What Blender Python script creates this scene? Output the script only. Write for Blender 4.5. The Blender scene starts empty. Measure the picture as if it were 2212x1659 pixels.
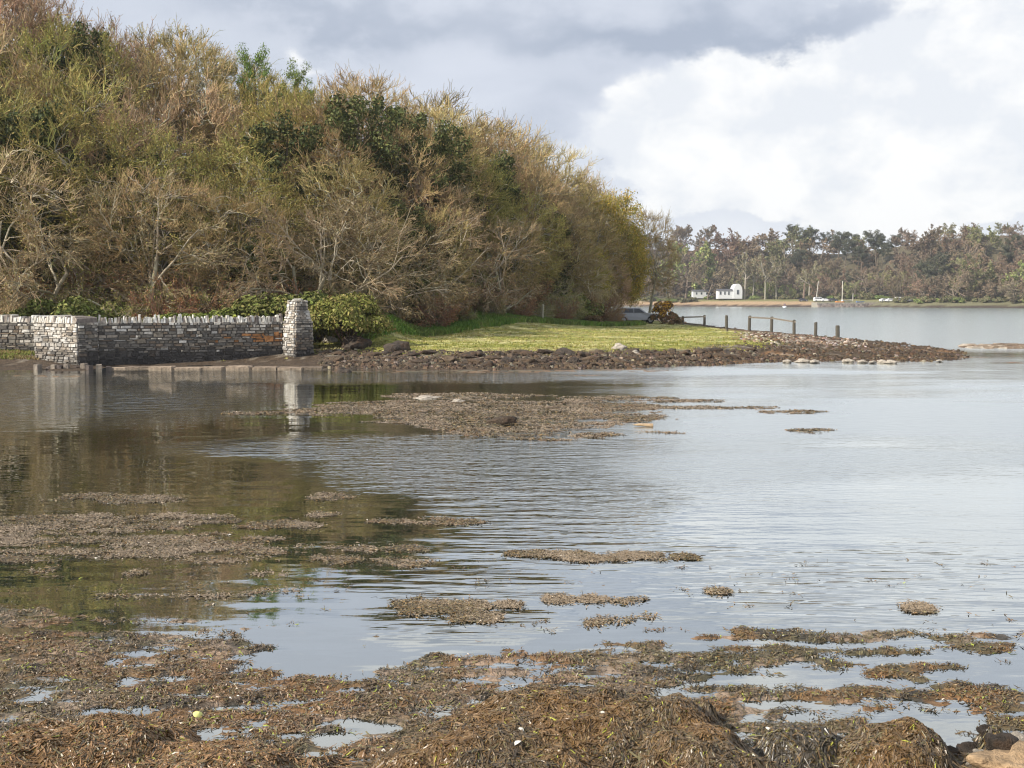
import bpy, math, numpy as np
from mathutils import Vector
R = math.radians
SC = bpy.context.scene
COL = SC.collection

# ------------------------------------------------------------------ camera
EYE = 2.7
PITCH = math.atan(83 / 1024)
cam_d = bpy.data.cameras.new("camera")
cam = bpy.data.objects.new("camera", cam_d)
COL.objects.link(cam)
cam.location = (0, 0, EYE)
cam.rotation_euler = (math.pi / 2 - PITCH, 0, 0)
cam_d.sensor_width = 36
cam_d.lens = 36
cam_d.clip_start = 0.1
cam_d.clip_end = 6000
SC.cycles.use_denoising = True
SC.cycles.denoiser = 'OPENIMAGEDENOISE'
SC.cycles.denoising_input_passes = 'RGB_ALBEDO_NORMAL'
SC.cycles.denoising_prefilter = 'ACCURATE'
SC.cycles.filter_width = 1.2
SC.camera = cam

# ------------------------------------------------------------------ sun and sky
SUN_DIR = Vector((-0.80, -0.36, 0.62)).normalized()      # towards the sun
sun_el = math.asin(SUN_DIR.z)
sun_az = math.atan2(SUN_DIR.x, SUN_DIR.y)
sl = bpy.data.lights.new("sun", 'SUN')
sl.energy = 4.6
sl.angle = R(0.6)
sl.color = (1.0, 0.93, 0.82)
so = bpy.data.objects.new("sun", sl)
COL.objects.link(so)
so.rotation_euler = (-SUN_DIR).to_track_quat('-Z', 'Y').to_euler()

SC.view_settings.view_transform = 'Standard'
SC.view_settings.look = 'None'
SC.view_settings.exposure = 0.50
SC.view_settings.gamma = 1


def ray(px, py):
    """direction of a point of the picture, in the 2212 x 1659 measure used while surveying the photograph"""
    k = 1024 / 2212
    cx = (px * k - 512) / 1024
    cy = -(py * k - 384) / 1024
    cp, sp = math.cos(PITCH), math.sin(PITCH)
    return np.array([cx, cp + cy * sp, -sp + cy * cp])


def gp(px, py, z=0.0):
    d = ray(px, py)
    t = (z - EYE) / d[2]
    return np.array([d[0] * t, d[1] * t, z])


def at(px, py, Y):
    d = ray(px, py)
    t = Y / d[1]
    return np.array([d[0] * t, Y, EYE + d[2] * t])


def sky_world():
    w = bpy.data.worlds.new("World")
    SC.world = w
    w.use_nodes = True
    nt = w.node_tree
    nt.nodes.clear()
    N, L = nt.nodes.new, nt.links.new
    out = N('ShaderNodeOutputWorld')
    bg = N('ShaderNodeBackground')
    bg.inputs[1].default_value = 0.1
    L(bg.outputs[0], out.inputs[0])
    sky = N('ShaderNodeTexSky')
    sky.sky_type = 'NISHITA'
    sky.sun_disc = False
    sky.sun_elevation = sun_el
    sky.sun_rotation = sun_az
    tc = N('ShaderNodeTexCoord')
    sx = N('ShaderNodeSeparateXYZ')
    L(tc.outputs['Generated'], sx.inputs[0])

    def m(op, a, b=None, c=None):
        n = N('ShaderNodeMath')
        n.operation = op
        for i, v in enumerate((a, b, c)):
            if v is None:
                continue
            if isinstance(v, (int, float)):
                n.inputs[i].default_value = v
            else:
                L(v, n.inputs[i])
        return n.outputs[0]

    def noise(scale, detail, rough, dist=0.0, off=0.0, zs=2.2):
        mp = N('ShaderNodeMapping')
        L(tc.outputs['Generated'], mp.inputs[0])
        mp.inputs['Scale'].default_value = (1, 1, zs)
        mp.inputs['Location'].default_value = (off, off * 0.7, off * 1.3)
        n = N('ShaderNodeTexNoise')
        n.inputs['Scale'].default_value = scale
        n.inputs['Detail'].default_value = detail
        n.inputs['Roughness'].default_value = rough
        n.inputs['Distortion'].default_value = dist
        L(mp.outputs[0], n.inputs['Vector'])
        return n.outputs[0]

    n1 = noise(3.2, 6, 0.55, 0.3)
    n2 = noise(8.0, 8, 0.55, 0.1, 3.1, 1.6)
    n3 = noise(5.0, 5, 0.5, 0.2, 7.7)
    n4 = noise(15.0, 9, 0.60, 0.15, 5.2, 1.3)
    az = m('ARCTAN2', sx.outputs[0], sx.outputs[1])
    el = m('ARCSINE', sx.outputs[2])
    azw = m('ADD', az, m('MULTIPLY', m('SUBTRACT', n3, 0.5), 0.34))
    elw = m('ADD', el, m('MULTIPLY', m('SUBTRACT', n2, 0.5), 0.17))

    def blobs(lst):
        tot = None
        for px, py, rx, ry, amp in lst:
            a0 = math.atan((px - 1106) / 2200)
            e0 = math.atan((650 - py) / 2200)
            dx = m('DIVIDE', m('SUBTRACT', azw, a0), rx / 2200)
            dy = m('DIVIDE', m('SUBTRACT', elw, e0), ry / 2200)
            r2 = m('ADD', m('MULTIPLY', dx, dx), m('MULTIPLY', dy, dy))
            g = m('MULTIPLY', m('EXPONENT', m('MULTIPLY', r2, -1.0)), amp)
            tot = g if tot is None else m('ADD', tot, g)
        return tot

    dark = blobs([(1330, 95, 330, 60, 1.0), (760, 45, 330, 40, .75), (1700, 95, 260, 34, .45), (1180, 260, 130, 70, .6),
                  (1650, 340, 120, 16, .22), (480, 60, 160, 40, .3), (1800, 60, 200, 24, .15),
                  (1500, -330, 400, 70, .5), (500, -420, 500, 90, .5), (2100, -560, 420, 100, .5)])
    bright = blobs([(1560, 250, 220, 100, 1.5), (1880, 270, 330, 130, 1.5), (1440, 370, 180, 60, .9), (2120, 170, 220, 130, .7), (2050, 30, 240, 50, .45),
                    (1990, 380, 280, 70, .75), (1900, 470, 160, 40, .8), (1560, 440, 180, 40, .6), (2120, 440, 160, 40, .5), (1100, 330, 220, 40, .4), (680, 130, 120, 40, .4),
                    (900, -260, 520, 130, .9), (1800, -300, 560, 130, .9), (200, -150, 300, 130, .5), (1300, -750, 900, 200, .9)])
    base = N('ShaderNodeMix')
    base.data_type = 'RGBA'
    L(m('MULTIPLY_ADD', n1, 1.9, -0.45), base.inputs[0])
    base.inputs[6].default_value = (0.55, 0.60, 0.69, 1)
    base.inputs[7].default_value = (0.70, 0.74, 0.83, 1)
    mx = N('ShaderNodeMix')
    mx.data_type = 'RGBA'
    cd = m('MULTIPLY', dark, m('MULTIPLY_ADD', n2, 1.0, 0.45))
    cl = N('ShaderNodeClamp')
    L(cd, cl.inputs[0])
    L(cl.outputs[0], mx.inputs[0])
    L(base.outputs[2], mx.inputs[6])
    mx.inputs[7].default_value = (0.41, 0.465, 0.57, 1)
    lowm = N('ShaderNodeMix')
    lowm.data_type = 'RGBA'
    lr = N('ShaderNodeMapRange')
    lr.interpolation_type = 'SMOOTHSTEP'
    L(elw, lr.inputs[0])
    lr.inputs[1].default_value = 0.16
    lr.inputs[2].default_value = 0.02
    lr.inputs[3].default_value = 0.0
    lr.inputs[4].default_value = 0.88
    L(lr.outputs[0], lowm.inputs[0])
    L(mx.outputs[2], lowm.inputs[6])
    lowm.inputs[7].default_value = (0.83, 0.86, 0.91, 1)
    mb = N('ShaderNodeMix')
    mb.data_type = 'RGBA'
    e = m('ADD', bright, m('MULTIPLY', m('SUBTRACT', n4, 0.5), 1.5))
    e = m('ADD', e, m('MULTIPLY', m('SUBTRACT', n2, 0.5), 1.0))
    mr = N('ShaderNodeMapRange')
    mr.interpolation_type = 'SMOOTHSTEP'
    L(e, mr.inputs[0])
    mr.inputs[1].default_value = 0.40
    mr.inputs[2].default_value = 0.84
    L(mr.outputs[0], mb.inputs[0])
    L(lowm.outputs[2], mb.inputs[6])
    mb.inputs[7].default_value = (0.90, 0.91, 0.92, 1)
    wob = N('ShaderNodeMix')
    wob.data_type = 'RGBA'
    wr = N('ShaderNodeMapRange')
    L(m('ADD', m('MULTIPLY', n4, .6), m('MULTIPLY', n2, .5)), wr.inputs[0])
    wr.inputs[1].default_value = .47
    wr.inputs[2].default_value = .62
    L(wr.outputs[0], wob.inputs[0])
    wob.inputs[6].default_value = (.80, .83, .875, 1)
    wob.inputs[7].default_value = (.97, .97, .965, 1)
    L(wob.outputs[2], mb.inputs[7])
    sc10 = N('ShaderNodeVectorMath')
    sc10.operation = 'SCALE'
    sc10.inputs[3].default_value = 7.7
    L(mb.outputs[2], sc10.inputs[0])
    fin = N('ShaderNodeMix')
    fin.data_type = 'RGBA'
    fin.inputs[0].default_value = 0.97
    L(sky.outputs[0], fin.inputs[6])
    L(sc10.outputs[0], fin.inputs[7])
    L(fin.outputs[2], bg.inputs[0])


sky_world()

# ------------------------------------------------------------------ helpers: noise, meshes, materials
_rt = np.random.RandomState(11).rand(256, 256)


def vnoise(x, y):
    ix = np.floor(x).astype(int)
    iy = np.floor(y).astype(int)
    fx = x - ix
    fy = y - iy
    fx = fx * fx * (3 - 2 * fx)
    fy = fy * fy * (3 - 2 * fy)
    a = _rt[ix & 255, iy & 255]
    b = _rt[(ix + 1) & 255, iy & 255]
    c = _rt[ix & 255, (iy + 1) & 255]
    d = _rt[(ix + 1) & 255, (iy + 1) & 255]
    return (a * (1 - fx) + b * fx) * (1 - fy) + (c * (1 - fx) + d * fx) * fy


def fbm(x, y, s, o=4, off=0.0):
    t = 0
    a = 1.0
    n = 0
    for i in range(o):
        t = t + a * vnoise(x * s + 17.3 * i + off, y * s + 9.1 * i + off * 1.7)
        n += a
        a *= 0.55
        s *= 2.03
    return t / n


def sstep(a, b, x):
    t = np.clip((x - a) / (b - a), 0, 1)
    return t * t * (3 - 2 * t)


def nrm(v):
    return v / np.maximum(np.linalg.norm(v, axis=-1, keepdims=True), 1e-9)


def mesh_np(name, V, F, mat, col=None, smooth=False, extra=None):
    V = np.asarray(V, dtype=np.float32).reshape(-1, 3)
    me = bpy.data.meshes.new(name)
    me.vertices.add(len(V))
    me.vertices.foreach_set('co', V.ravel())
    Fs = F if isinstance(F, list) else [F]
    Fs = [np.asarray(f, dtype=np.int32) for f in Fs if len(f)]
    nl = sum(f.size for f in Fs)
    npoly = sum(len(f) for f in Fs)
    me.loops.add(nl)
    me.polygons.add(npoly)
    me.loops.foreach_set('vertex_index', np.concatenate([f.ravel() for f in Fs]))
    tot = np.concatenate([np.full(len(f), f.shape[1], np.int32) for f in Fs])
    st = np.concatenate([[0], np.cumsum(tot)[:-1]]).astype(np.int32)
    me.polygons.foreach_set('loop_start', st)
    me.polygons.foreach_set('loop_total', tot)
    me.polygons.foreach_set('use_smooth', np.full(npoly, smooth))
    if col is not None:
        c = np.ones((len(V), 4), np.float32)
        c[:, :3] = col
        a = me.attributes.new('Col', 'FLOAT_COLOR', 'POINT')
        a.data.foreach_set('color', c.ravel())
    for k, v in (extra or {}).items():
        a = me.attributes.new(k, 'FLOAT', 'POINT')
        a.data.foreach_set('value', np.asarray(v, np.float32))
    me.update(calc_edges=True)
    me.materials.append(mat)
    return me


class Geo:
    """collects vertices and faces of one mesh"""

    def __init__(s):
        s.V, s.Q, s.T, s.C, s.n = [], [], [], [], 0

    def add(s, V, Q=None, T=None, col=(0.5, 0.5, 0.5)):
        V = np.asarray(V, float).reshape(-1, 3)
        if Q is not None and len(Q):
            s.Q.append(np.asarray(Q) + s.n)
        if T is not None and len(T):
            s.T.append(np.asarray(T) + s.n)
        c = np.asarray(col, float)
        if c.ndim == 1:
            c = np.tile(c, (len(V), 1))
        s.V.append(V)
        s.C.append(c)
        s.n += len(V)

    def mesh(s, name, mat, smooth=False):
        F = []
        if s.Q:
            F.append(np.concatenate(s.Q))
        if s.T:
            F.append(np.concatenate(s.T))
        return mesh_np(name, np.concatenate(s.V), F, mat, np.concatenate(s.C), smooth)


def obj(name, me, parent=None, label=None, cat=None, group=None, kind=None, loc=None, rot=None, scale=None):
    o = bpy.data.objects.new(name, me)
    COL.objects.link(o)
    if parent:
        o.parent = parent
    if label:
        o['label'] = label
    if cat:
        o['category'] = cat
    if group:
        o['group'] = group
    if kind:
        o['kind'] = kind
    if loc is not None:
        o.location = [float(v) for v in loc]
    if rot is not None:
        o.rotation_euler = rot
    if scale is not None:
        o.scale = (scale,) * 3 if isinstance(scale, (int, float)) else scale
    return o


def copy_tree(o, parent=None):
    c = o.copy()
    COL.objects.link(c)
    c.parent = parent
    for ch in list(o.children):
        copy_tree(ch, c)
    return c


def M(name, color=None, rough=0.85, nscale=0, namt=0.3, bump=None, spec=0.3, rand=0.0, world=False, tint=None, trans=0.0, coat=0):
    """procedural material: Col attribute (or a colour) broken up by noise, with an optional bump"""
    m = bpy.data.materials.new(name)
    m.use_nodes = True
    nt = m.node_tree
    N, L = nt.nodes.new, nt.links.new
    b = nt.nodes['Principled BSDF']
    b.inputs['Roughness'].default_value = rough
    b.inputs['Specular IOR Level'].default_value = spec
    if coat:
        b.inputs['Coat Weight'].default_value = coat
    if color is None:
        a = N('ShaderNodeAttribute')
        a.attribute_name = 'Col'
        c = a.outputs['Color']
    else:
        r = N('ShaderNodeRGB')
        r.outputs[0].default_value = (*color, 1)
        c = r.outputs[0]
    if nscale or bump:
        tc = N('ShaderNodeTexCoord')
        if world:
            ge = N('ShaderNodeNewGeometry')
            vec = ge.outputs['Position']
        else:
            vec = tc.outputs['Object']
    if nscale:
        n = N('ShaderNodeTexNoise')
        n.inputs['Scale'].default_value = nscale
        n.inputs['Detail'].default_value = 6
        n.inputs['Roughness'].default_value = 0.65
        L(vec, n.inputs['Vector'])
        mr = N('ShaderNodeMapRange')
        L(n.outputs[0], mr.inputs[0])
        mr.inputs[1].default_value = 0.3
        mr.inputs[2].default_value = 0.7
        mr.inputs[3].default_value = 1 - namt
        mr.inputs[4].default_value = 1 + namt
        v = N('ShaderNodeVectorMath')
        v.operation = 'SCALE'
        L(c, v.inputs[0])
        L(mr.outputs[0], v.inputs[3])
        c = v.outputs[0]
        if tint:
            n2 = N('ShaderNodeTexNoise')
            n2.inputs['Scale'].default_value = nscale * 0.45
            n2.inputs['Detail'].default_value = 5
            L(vec, n2.inputs['Vector'])
            m2 = N('ShaderNodeMapRange')
            L(n2.outputs[0], m2.inputs[0])
            m2.inputs[1].default_value = 0.5
            m2.inputs[2].default_value = 0.66
            m2.inputs[4].default_value = 0.7
            mx = N('ShaderNodeMix')
            mx.data_type = 'RGBA'
            L(m2.outputs[0], mx.inputs[0])
            L(c, mx.inputs[6])
            mx.inputs[7].default_value = (*tint, 1)
            c = mx.outputs[2]
    if rand:
        oi = N('ShaderNodeObjectInfo')
        h = N('ShaderNodeHueSaturation')
        mr = N('ShaderNodeMapRange')
        L(oi.outputs['Random'], mr.inputs[0])
        mr.inputs[3].default_value = 1 - rand
        mr.inputs[4].default_value = 1 + rand
        L(mr.outputs[0], h.inputs['Value'])
        mh = N('ShaderNodeMath')
        mh.operation = 'MULTIPLY'
        L(oi.outputs['Random'], mh.inputs[0])
        mh.inputs[1].default_value = 7.31
        fr = N('ShaderNodeMath')
        fr.operation = 'FRACT'
        L(mh.outputs[0], fr.inputs[0])
        mq = N('ShaderNodeMapRange')
        L(fr.outputs[0], mq.inputs[0])
        mq.inputs[3].default_value = 0.5 - rand * 0.07
        mq.inputs[4].default_value = 0.5 + rand * 0.07
        L(mq.outputs[0], h.inputs['Hue'])
        L(c, h.inputs['Color'])
        c = h.outputs[0]
    L(c, b.inputs['Base Color'])
    if bump:
        n = N('ShaderNodeTexNoise')
        n.inputs['Scale'].default_value = bump[0]
        n.inputs['Detail'].default_value = 8
        n.inputs['Roughness'].default_value = 0.6
        L(vec, n.inputs['Vector'])
        bp = N('ShaderNodeBump')
        bp.inputs['Strength'].default_value = bump[1]
        bp.inputs['Distance'].default_value = bump[2]
        L(n.outputs[0], bp.inputs['Height'])
        L(bp.outputs[0], b.inputs['Normal'])
    return m


# ------------------------------------------------------------------ lie of the land
def poly_sdf(P, x, y):
    """distance to a closed polygon, positive inside"""
    d = np.full(x.shape, 1e9)
    ins = np.zeros(x.shape, bool)
    n = len(P)
    for i in range(n):
        ax, ay = P[i]
        bx, by = P[(i + 1) % n]
        ex, ey = bx - ax, by - ay
        t = np.clip(((x - ax) * ex + (y - ay) * ey) / (ex * ex + ey * ey), 0, 1)
        d = np.minimum(d, (x - ax - t * ex) ** 2 + (y - ay - t * ey) ** 2)
        c = ((ay > y) != (by > y)) & (x < (bx - ax) * (y - ay) / (by - ay + 1e-12) + ax)
        ins ^= c
    d = np.sqrt(d)
    return np.where(ins, d, -d)


shore = [(-400, 812), (-40, 800), (80, 800), (170, 800), (235, 792), (480, 793), (690, 793), (760, 799), (900, 800), (1050, 801), (1200, 799), (1350, 797),
         (1500, 790), (1600, 785), (1700, 782), (1850, 780), (1960, 781), (2050, 779), (2092, 771),
         (2070, 758), (1950, 742), (1810, 729), (1720, 722), (1650, 716), (1600, 711), (1530, 703), (1490, 697)]
HEAD = [tuple(gp(*p)[:2]) for p in shore]
HEAD += [(24, 150), (24, 190), (-200, 230), (-200, 60)]


def far_line(x):
    px = x / np.maximum(460, 1)
    return np.interp(x, [-600, 60, 130, 170, 240, 700], [720, 540, 470, 420, 372, 330]) + 5 * np.sin(x * 0.05) + 3 * np.sin(x * 0.13 + 1)


def land_h(x, y, fine=True):
    x = np.asarray(x, float)
    y = np.asarray(y, float)
    d = poly_sdf(HEAD, x, y)
    nz = fbm(x, y, 0.35, 4) - 0.5
    d = d + nz * 1.6 * sstep(25, 45, y) - 0.0
    prof = np.interp(d, [-30, -4, 0, 2.0, 4, 6, 9, 30, 60], [-2.5, -0.55, -0.02, 0.20, 0.36, 0.52, 0.58, 0.9, 1.25])
    low = 1 - 0.62 * sstep(13, 24, x) * (d > 0)
    wallz = 1 - 0.85 * np.exp(-((x + 14.0) / 5.5) ** 4 - ((y - 43.0) / 2.4) ** 4) * (d > 0)
    prof = prof * low * wallz
    # the wooded rise
    inl = sstep(14, 44, d)
    hill = 12.5 * np.exp(-((x + 36) / 36.0) ** 2 - ((y - 94) / 30.0) ** 2) * inl
    bank = 1.1 * np.exp(-((x + 7.2) / 1.5) ** 2 - ((y - 56) / 4.0) ** 2)
    h = prof + np.where(d > 0, hill + bank, 0)
    near = 0.35 - 0.075 * y
    near = np.where(y < 7.5, np.interp(y, [-20, 0, 4.5, 6.2, 7.5], [1.9, 1.1, 0.15, -0.07, -0.14]), np.interp(y, [7.5, 12, 20], [-0.12, -0.5, -1.5]))
    h = np.where(y < 22, np.maximum(near, -1.5), h)
    # far shore
    fd = y - far_line(x)
    hillf = np.interp(x, [-300, 60, 100, 150, 190, 230, 330], [34, 34, 33, 27, 25, 31, 34])
    start = np.interp(x, [0, 120, 190, 240, 400], [62, 58, 45, 20, 12])
    farh = np.interp(fd, [-40, 0, 6, 14, 25, 60], [-2.5, 0, 1.2, 2.3, 3.0, 4.0]) + hillf * sstep(start, start + 130, fd)
    h = np.where(y > 240, np.maximum(farh, -2.5), h)
    if fine:
        amp = np.where(d > 0, 0.05, 0.02) * (y > 30)
        amp = np.where((x > 12) & (y < 240), 0.11, amp)
        h = h + (fbm(x, y, 1.3, 4, 3.0) - 0.5) * amp * 2 * sstep(-3, 1, d)
    return h


def hz(x, y):
    return float(land_h(np.array([x]), np.array([y]))[0])


def grass_limit(x, y):
    return 12.4 + (y - 50) * .165


def ground_many(px, py, z=.3):
    d = np.array([ray(a, b) for a, b in zip(np.atleast_1d(px), np.atleast_1d(py))])
    zz = np.full(len(d), z)
    for _ in range(5):
        t = (zz - EYE) / d[:, 2]
        zz = zz * .4 + .6 * np.clip(land_h(d[:, 0] * t, d[:, 1] * t), 0, 1.6)
    return d[:, 0] * t, d[:, 1] * t


def build_ground():
    az = np.linspace(R(-62), R(62), 640)
    rr = np.concatenate([np.geomspace(1.2, 37, 110, endpoint=False), np.linspace(37, 120, 400, endpoint=False),
                         np.geomspace(120, 330, 40, endpoint=False), np.linspace(330, 800, 150, endpoint=False), np.geomspace(800, 4000, 10)])
    A, D = np.meshgrid(az, rr)
    x = np.sin(A) * D
    y = np.cos(A) * D
    z = land_h(x, y)
    nr, na = x.shape
    i = np.arange(nr * na).reshape(nr, na)
    F = np.stack([i[:-1, :-1], i[:-1, 1:], i[1:, 1:], i[1:, :-1]], -1).reshape(-1, 4)
    d = poly_sdf(HEAD, x, y)
    n1 = fbm(x, y, 0.5, 4)
    n2 = fbm(x, y, 2.2, 3, 5.0)
    n3 = fbm(x * 0.35, y, 0.9, 3, 9.0)
    c = np.zeros(x.shape + (3,))
    weed = np.array([0.068, 0.047, 0.030])
    c[:] = weed
    dd = d + (n1 - 0.5) * 5

    def mixc(c, col, t):
        return c * (1 - t[..., None]) + np.array(col) * t[..., None]
    c = mixc(c, (0.17, 0.095, 0.045), sstep(0.45, 0.62, n1) * (x > 8))                     # orange weed on the spit
    c = mixc(c, (0.33, 0.29, 0.23), sstep(0.56, 0.66, n2) * sstep(1.0, 3.0, dd) * 0.5)
    grass = sstep(4.6, 6.0, dd) * (1 - sstep(-1.5, 1.5, x - grass_limit(x, y) + (n1 - .5) * 4))
    gcol = mixc(np.zeros_like(c) + np.array([0.27, 0.26, 0.06]), (0.50, 0.45, 0.20), sstep(0.48, 0.62, n3))
    gcol = mixc(gcol, (0.12, 0.16, 0.035), sstep(0.50, 0.64, n2) * 0.55)
    c = c * (1 - grass[..., None]) + gcol * grass[..., None]
    # pale shingle on the crest of the spit
    sh = sstep(2, 5, dd) * sstep(0, 3, x - grass_limit(x, y) + (n1 - .5) * 4) * (1 - sstep(26, 32, x)) * sstep(0.40, 0.55, n2) * (y > 56)
    c = mixc(c, (0.42, 0.37, 0.31), sh * 0.45)
    # leaf litter under the wood
    wood = sstep(0, 3, y - wood_edge(x))
    c = mixc(c, (0.075, 0.052, 0.030), wood * (x < 14) * (d > 0))
    # far shore
    fd = y - far_line(x)
    far = y > 240
    fc = np.zeros_like(c) + np.array([0.06, 0.042, 0.033])
    fc = mixc(fc, (0.36, 0.25, 0.15), sstep(3, 6, fd + (n1 - .5) * 4) * (x < 150))
    fc = mixc(fc, (0.17, 0.16, 0.09), sstep(2.5, 5, fd + (n1 - .5) * 3) * (x > 140))
    fc = mixc(fc, (0.20, 0.19, 0.08), sstep(14, 22, fd + (n1 - .5) * 8))
    fc = mixc(fc, (0.10, 0.085, 0.05), sstep(35, 60, fd))
    c = np.where(far[..., None], fc, c)
    me = mesh_np("ground", np.stack([x, y, z], -1).reshape(-1, 3), F,
                 M("ground_cover", rough=0.92, nscale=3.1, namt=0.55, bump=(7, 0.9, 0.12), world=True), c.reshape(-1, 3), smooth=True)
    obj("ground", me, kind="structure")


def wood_edge(x):
    e = [(-300, 49), (0, 50), (600, 52), (830, 56), (1000, 66), (1200, 76), (1330, 88), (1400, 97), (1460, 108)]
    xs = [(p - 1106) / 2200 * yy for p, yy in e]
    return np.interp(x, xs, [q[1] for q in e])


build_ground()


# ------------------------------------------------------------------ water
def ell(lst, x, y, f=None):
    """sum of soft patches given as (px, py, rx, ry) on the water plane"""
    out = np.full(x.shape, -5.0)
    for e in lst:
        px, py, rx, ry = e[:4]
        c = gp(px, py)
        y1 = gp(px, py - ry)[1]
        y0 = gp(px, py + ry)[1]
        cy = (y0 + y1) / 2
        xr = (x / np.maximum(y, .5) - c[0] / c[1]) / (rx / 2200)
        yr = (y - cy) / ((y1 - y0) / 2)
        r = xr * xr + yr * yr
        out = np.maximum(out, (1 - r) if f is None else f(r))
    return out


def build_water():
    az = np.linspace(R(-62), R(62), 420)
    rr = np.concatenate([np.linspace(3.0, 50, 300, endpoint=False), np.geomspace(50, 5000, 90)])
    A, D = np.meshgrid(az, rr)
    x = np.sin(A) * D
    y = np.cos(A) * D
    i = np.arange(x.size).reshape(x.shape)
    F = np.stack([i[:-1, :-1], i[:-1, 1:], i[1:, 1:], i[1:, :-1]], -1).reshape(-1, 4)
    wx = (fbm(x, y, 0.25, 3) - 0.5) * 3
    wy = (fbm(x, y, 0.5, 3, 4.0) - 0.5) * 5
    g = lambda r: np.exp(-r * r * 0.7)
    spk = ell([(1180, 1010, 300, 72), (850, 975, 330, 30), (1000, 1000, 320, 52), (150, 866, 340, 42), (800, 815, 700, 12), (640, 968, 230, 16), (1320, 1080, 160, 80)],
              x + wx * 0.4, y + wy * 0.5, g)
    ruf = ell([(1900, 985, 880, 205), (1640, 980, 340, 150), (1450, 1000, 200, 80), (1500, 820, 300, 20), (1800, 820, 700, 40)],
              x + wx * 0.4, y + wy * 0.5, g)
    ruf = np.maximum(ruf, sstep(50, 60, y) * 0.75)
    lane = .45 + .9 * sstep(.35, .62, fbm(x * .25, y * .7, .5, 4, 19.0))
    farw = sstep(40, 58, y)
    ruf = ruf * (lane * (1 - farw) + farw)
    rip = (.4 + 1.0 * fbm(x, y, .7, 3, 23.0)) * ell([(1250, 1150, 240, 110), (1280, 1090, 180, 60), (1050, 1280, 220, 50), (1900, 1270, 520, 95), (1200, 1080, 250, 60), (1500, 1200, 300, 40), (1000, 1360, 200, 40)], x + wx * .2, y + wy * .15, g)
    m = bpy.data.materials.new("sea_water")
    m.use_nodes = True
    nt = m.node_tree
    N, L = nt.nodes.new, nt.links.new
    b = nt.nodes['Principled BSDF']
    b.inputs['Base Color'].default_value = (0.045, 0.055, 0.045, 1)
    b.inputs['IOR'].default_value = 1.33
    b.inputs['Roughness'].default_value = 0.03

    def attr(n):
        a = N('ShaderNodeAttribute')
        a.attribute_name = n
        return a.outputs['Fac']

    def mt(op, a, b_=None, c_=None):
        n = N('ShaderNodeMath')
        n.operation = op
        for k, v in enumerate((a, b_, c_)):
            if v is None:
                continue
            if isinstance(v, (int, float)):
                n.inputs[k].default_value = v
            else:
                L(v, n.inputs[k])
        return n.outputs[0]
    ge = N('ShaderNodeNewGeometry')

    def nz(sx, sy, detail, rot=0.0, rough=0.5):
        mp = N('ShaderNodeMapping')
        L(ge.outputs['Position'], mp.inputs[0])
        mp.inputs['Scale'].default_value = (sx, sy, 1)
        mp.inputs['Rotation'].default_value = (0, 0, rot)
        n = N('ShaderNodeTexNoise')
        n.inputs['Scale'].default_value = 1
        n.inputs['Detail'].default_value = detail
        n.inputs['Roughness'].default_value = rough
        L(mp.outputs[0], n.inputs['Vector'])
        return n.outputs[0]
    ra, rb = attr('ruffle'), attr('ripple')
    h = mt('MULTIPLY', mt('SUBTRACT', nz(0.55, 1.6, 2), 0.5), 0.010)                        # faint swell everywhere
    h = mt('ADD', h, mt('MULTIPLY', nz(2.0, 6.0, 2, 0.1), 0.0012))
    h = mt('ADD', h, mt('MULTIPLY', mt('MULTIPLY', nz(3.0, 8.0, 3, -0.15), ra), 0.016))
    h = mt('ADD', h, mt('MULTIPLY', mt('MULTIPLY', nz(0.8, 3.8, 3, 0.22, .55), rb), 0.044))
    h = mt('ADD', h, mt('MULTIPLY', mt('MULTIPLY', nz(1.5, 4.6, 3, 0.10, .6), attr('speckle')), 0.060))
    bp = N('ShaderNodeBump')
    bp.inputs['Strength'].default_value = 1.0
    bp.inputs['Distance'].default_value = 1.0
    L(h, bp.inputs['Height'])
    L(bp.outputs[0], b.inputs['Normal'])
    L(mt('MULTIPLY_ADD', ra, 0.20, 0.02), b.inputs['Roughness'])
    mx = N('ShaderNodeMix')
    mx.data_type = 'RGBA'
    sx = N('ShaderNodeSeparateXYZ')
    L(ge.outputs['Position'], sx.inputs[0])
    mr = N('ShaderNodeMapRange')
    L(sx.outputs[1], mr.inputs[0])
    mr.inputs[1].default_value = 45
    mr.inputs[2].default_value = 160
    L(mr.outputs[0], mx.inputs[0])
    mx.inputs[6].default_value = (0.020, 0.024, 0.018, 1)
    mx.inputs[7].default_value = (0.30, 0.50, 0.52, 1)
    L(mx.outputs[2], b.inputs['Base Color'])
    gl = N('ShaderNodeBsdfGlossy')
    gl.inputs['Color'].default_value = (.95, .985, .98, 1)
    L(mt('MULTIPLY_ADD', ra, 0.20, 0.02), gl.inputs['Roughness'])
    L(bp.outputs[0], gl.inputs['Normal'])
    lw = N('ShaderNodeLayerWeight')
    lw.inputs['Blend'].default_value = 0.5
    L(bp.outputs[0], lw.inputs['Normal'])
    ms = N('ShaderNodeMixShader')
    L(mt('MINIMUM', mt('MULTIPLY_ADD', mt('POWER', lw.outputs['Facing'], 1.55), 0.97, 0.02), 0.90), ms.inputs[0])
    L(b.outputs[0], ms.inputs[1])
    L(gl.outputs[0], ms.inputs[2])
    L(ms.outputs[0], nt.nodes['Material Output'].inputs[0])
    me = mesh_np("water", np.stack([x, y, np.zeros_like(x)], -1).reshape(-1, 3), F, m, smooth=True,
                 extra={'speckle': spk.ravel(), 'ruffle': ruf.ravel(), 'ripple': rip.ravel()})
    obj("water", me, kind="structure")


build_water()


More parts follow.
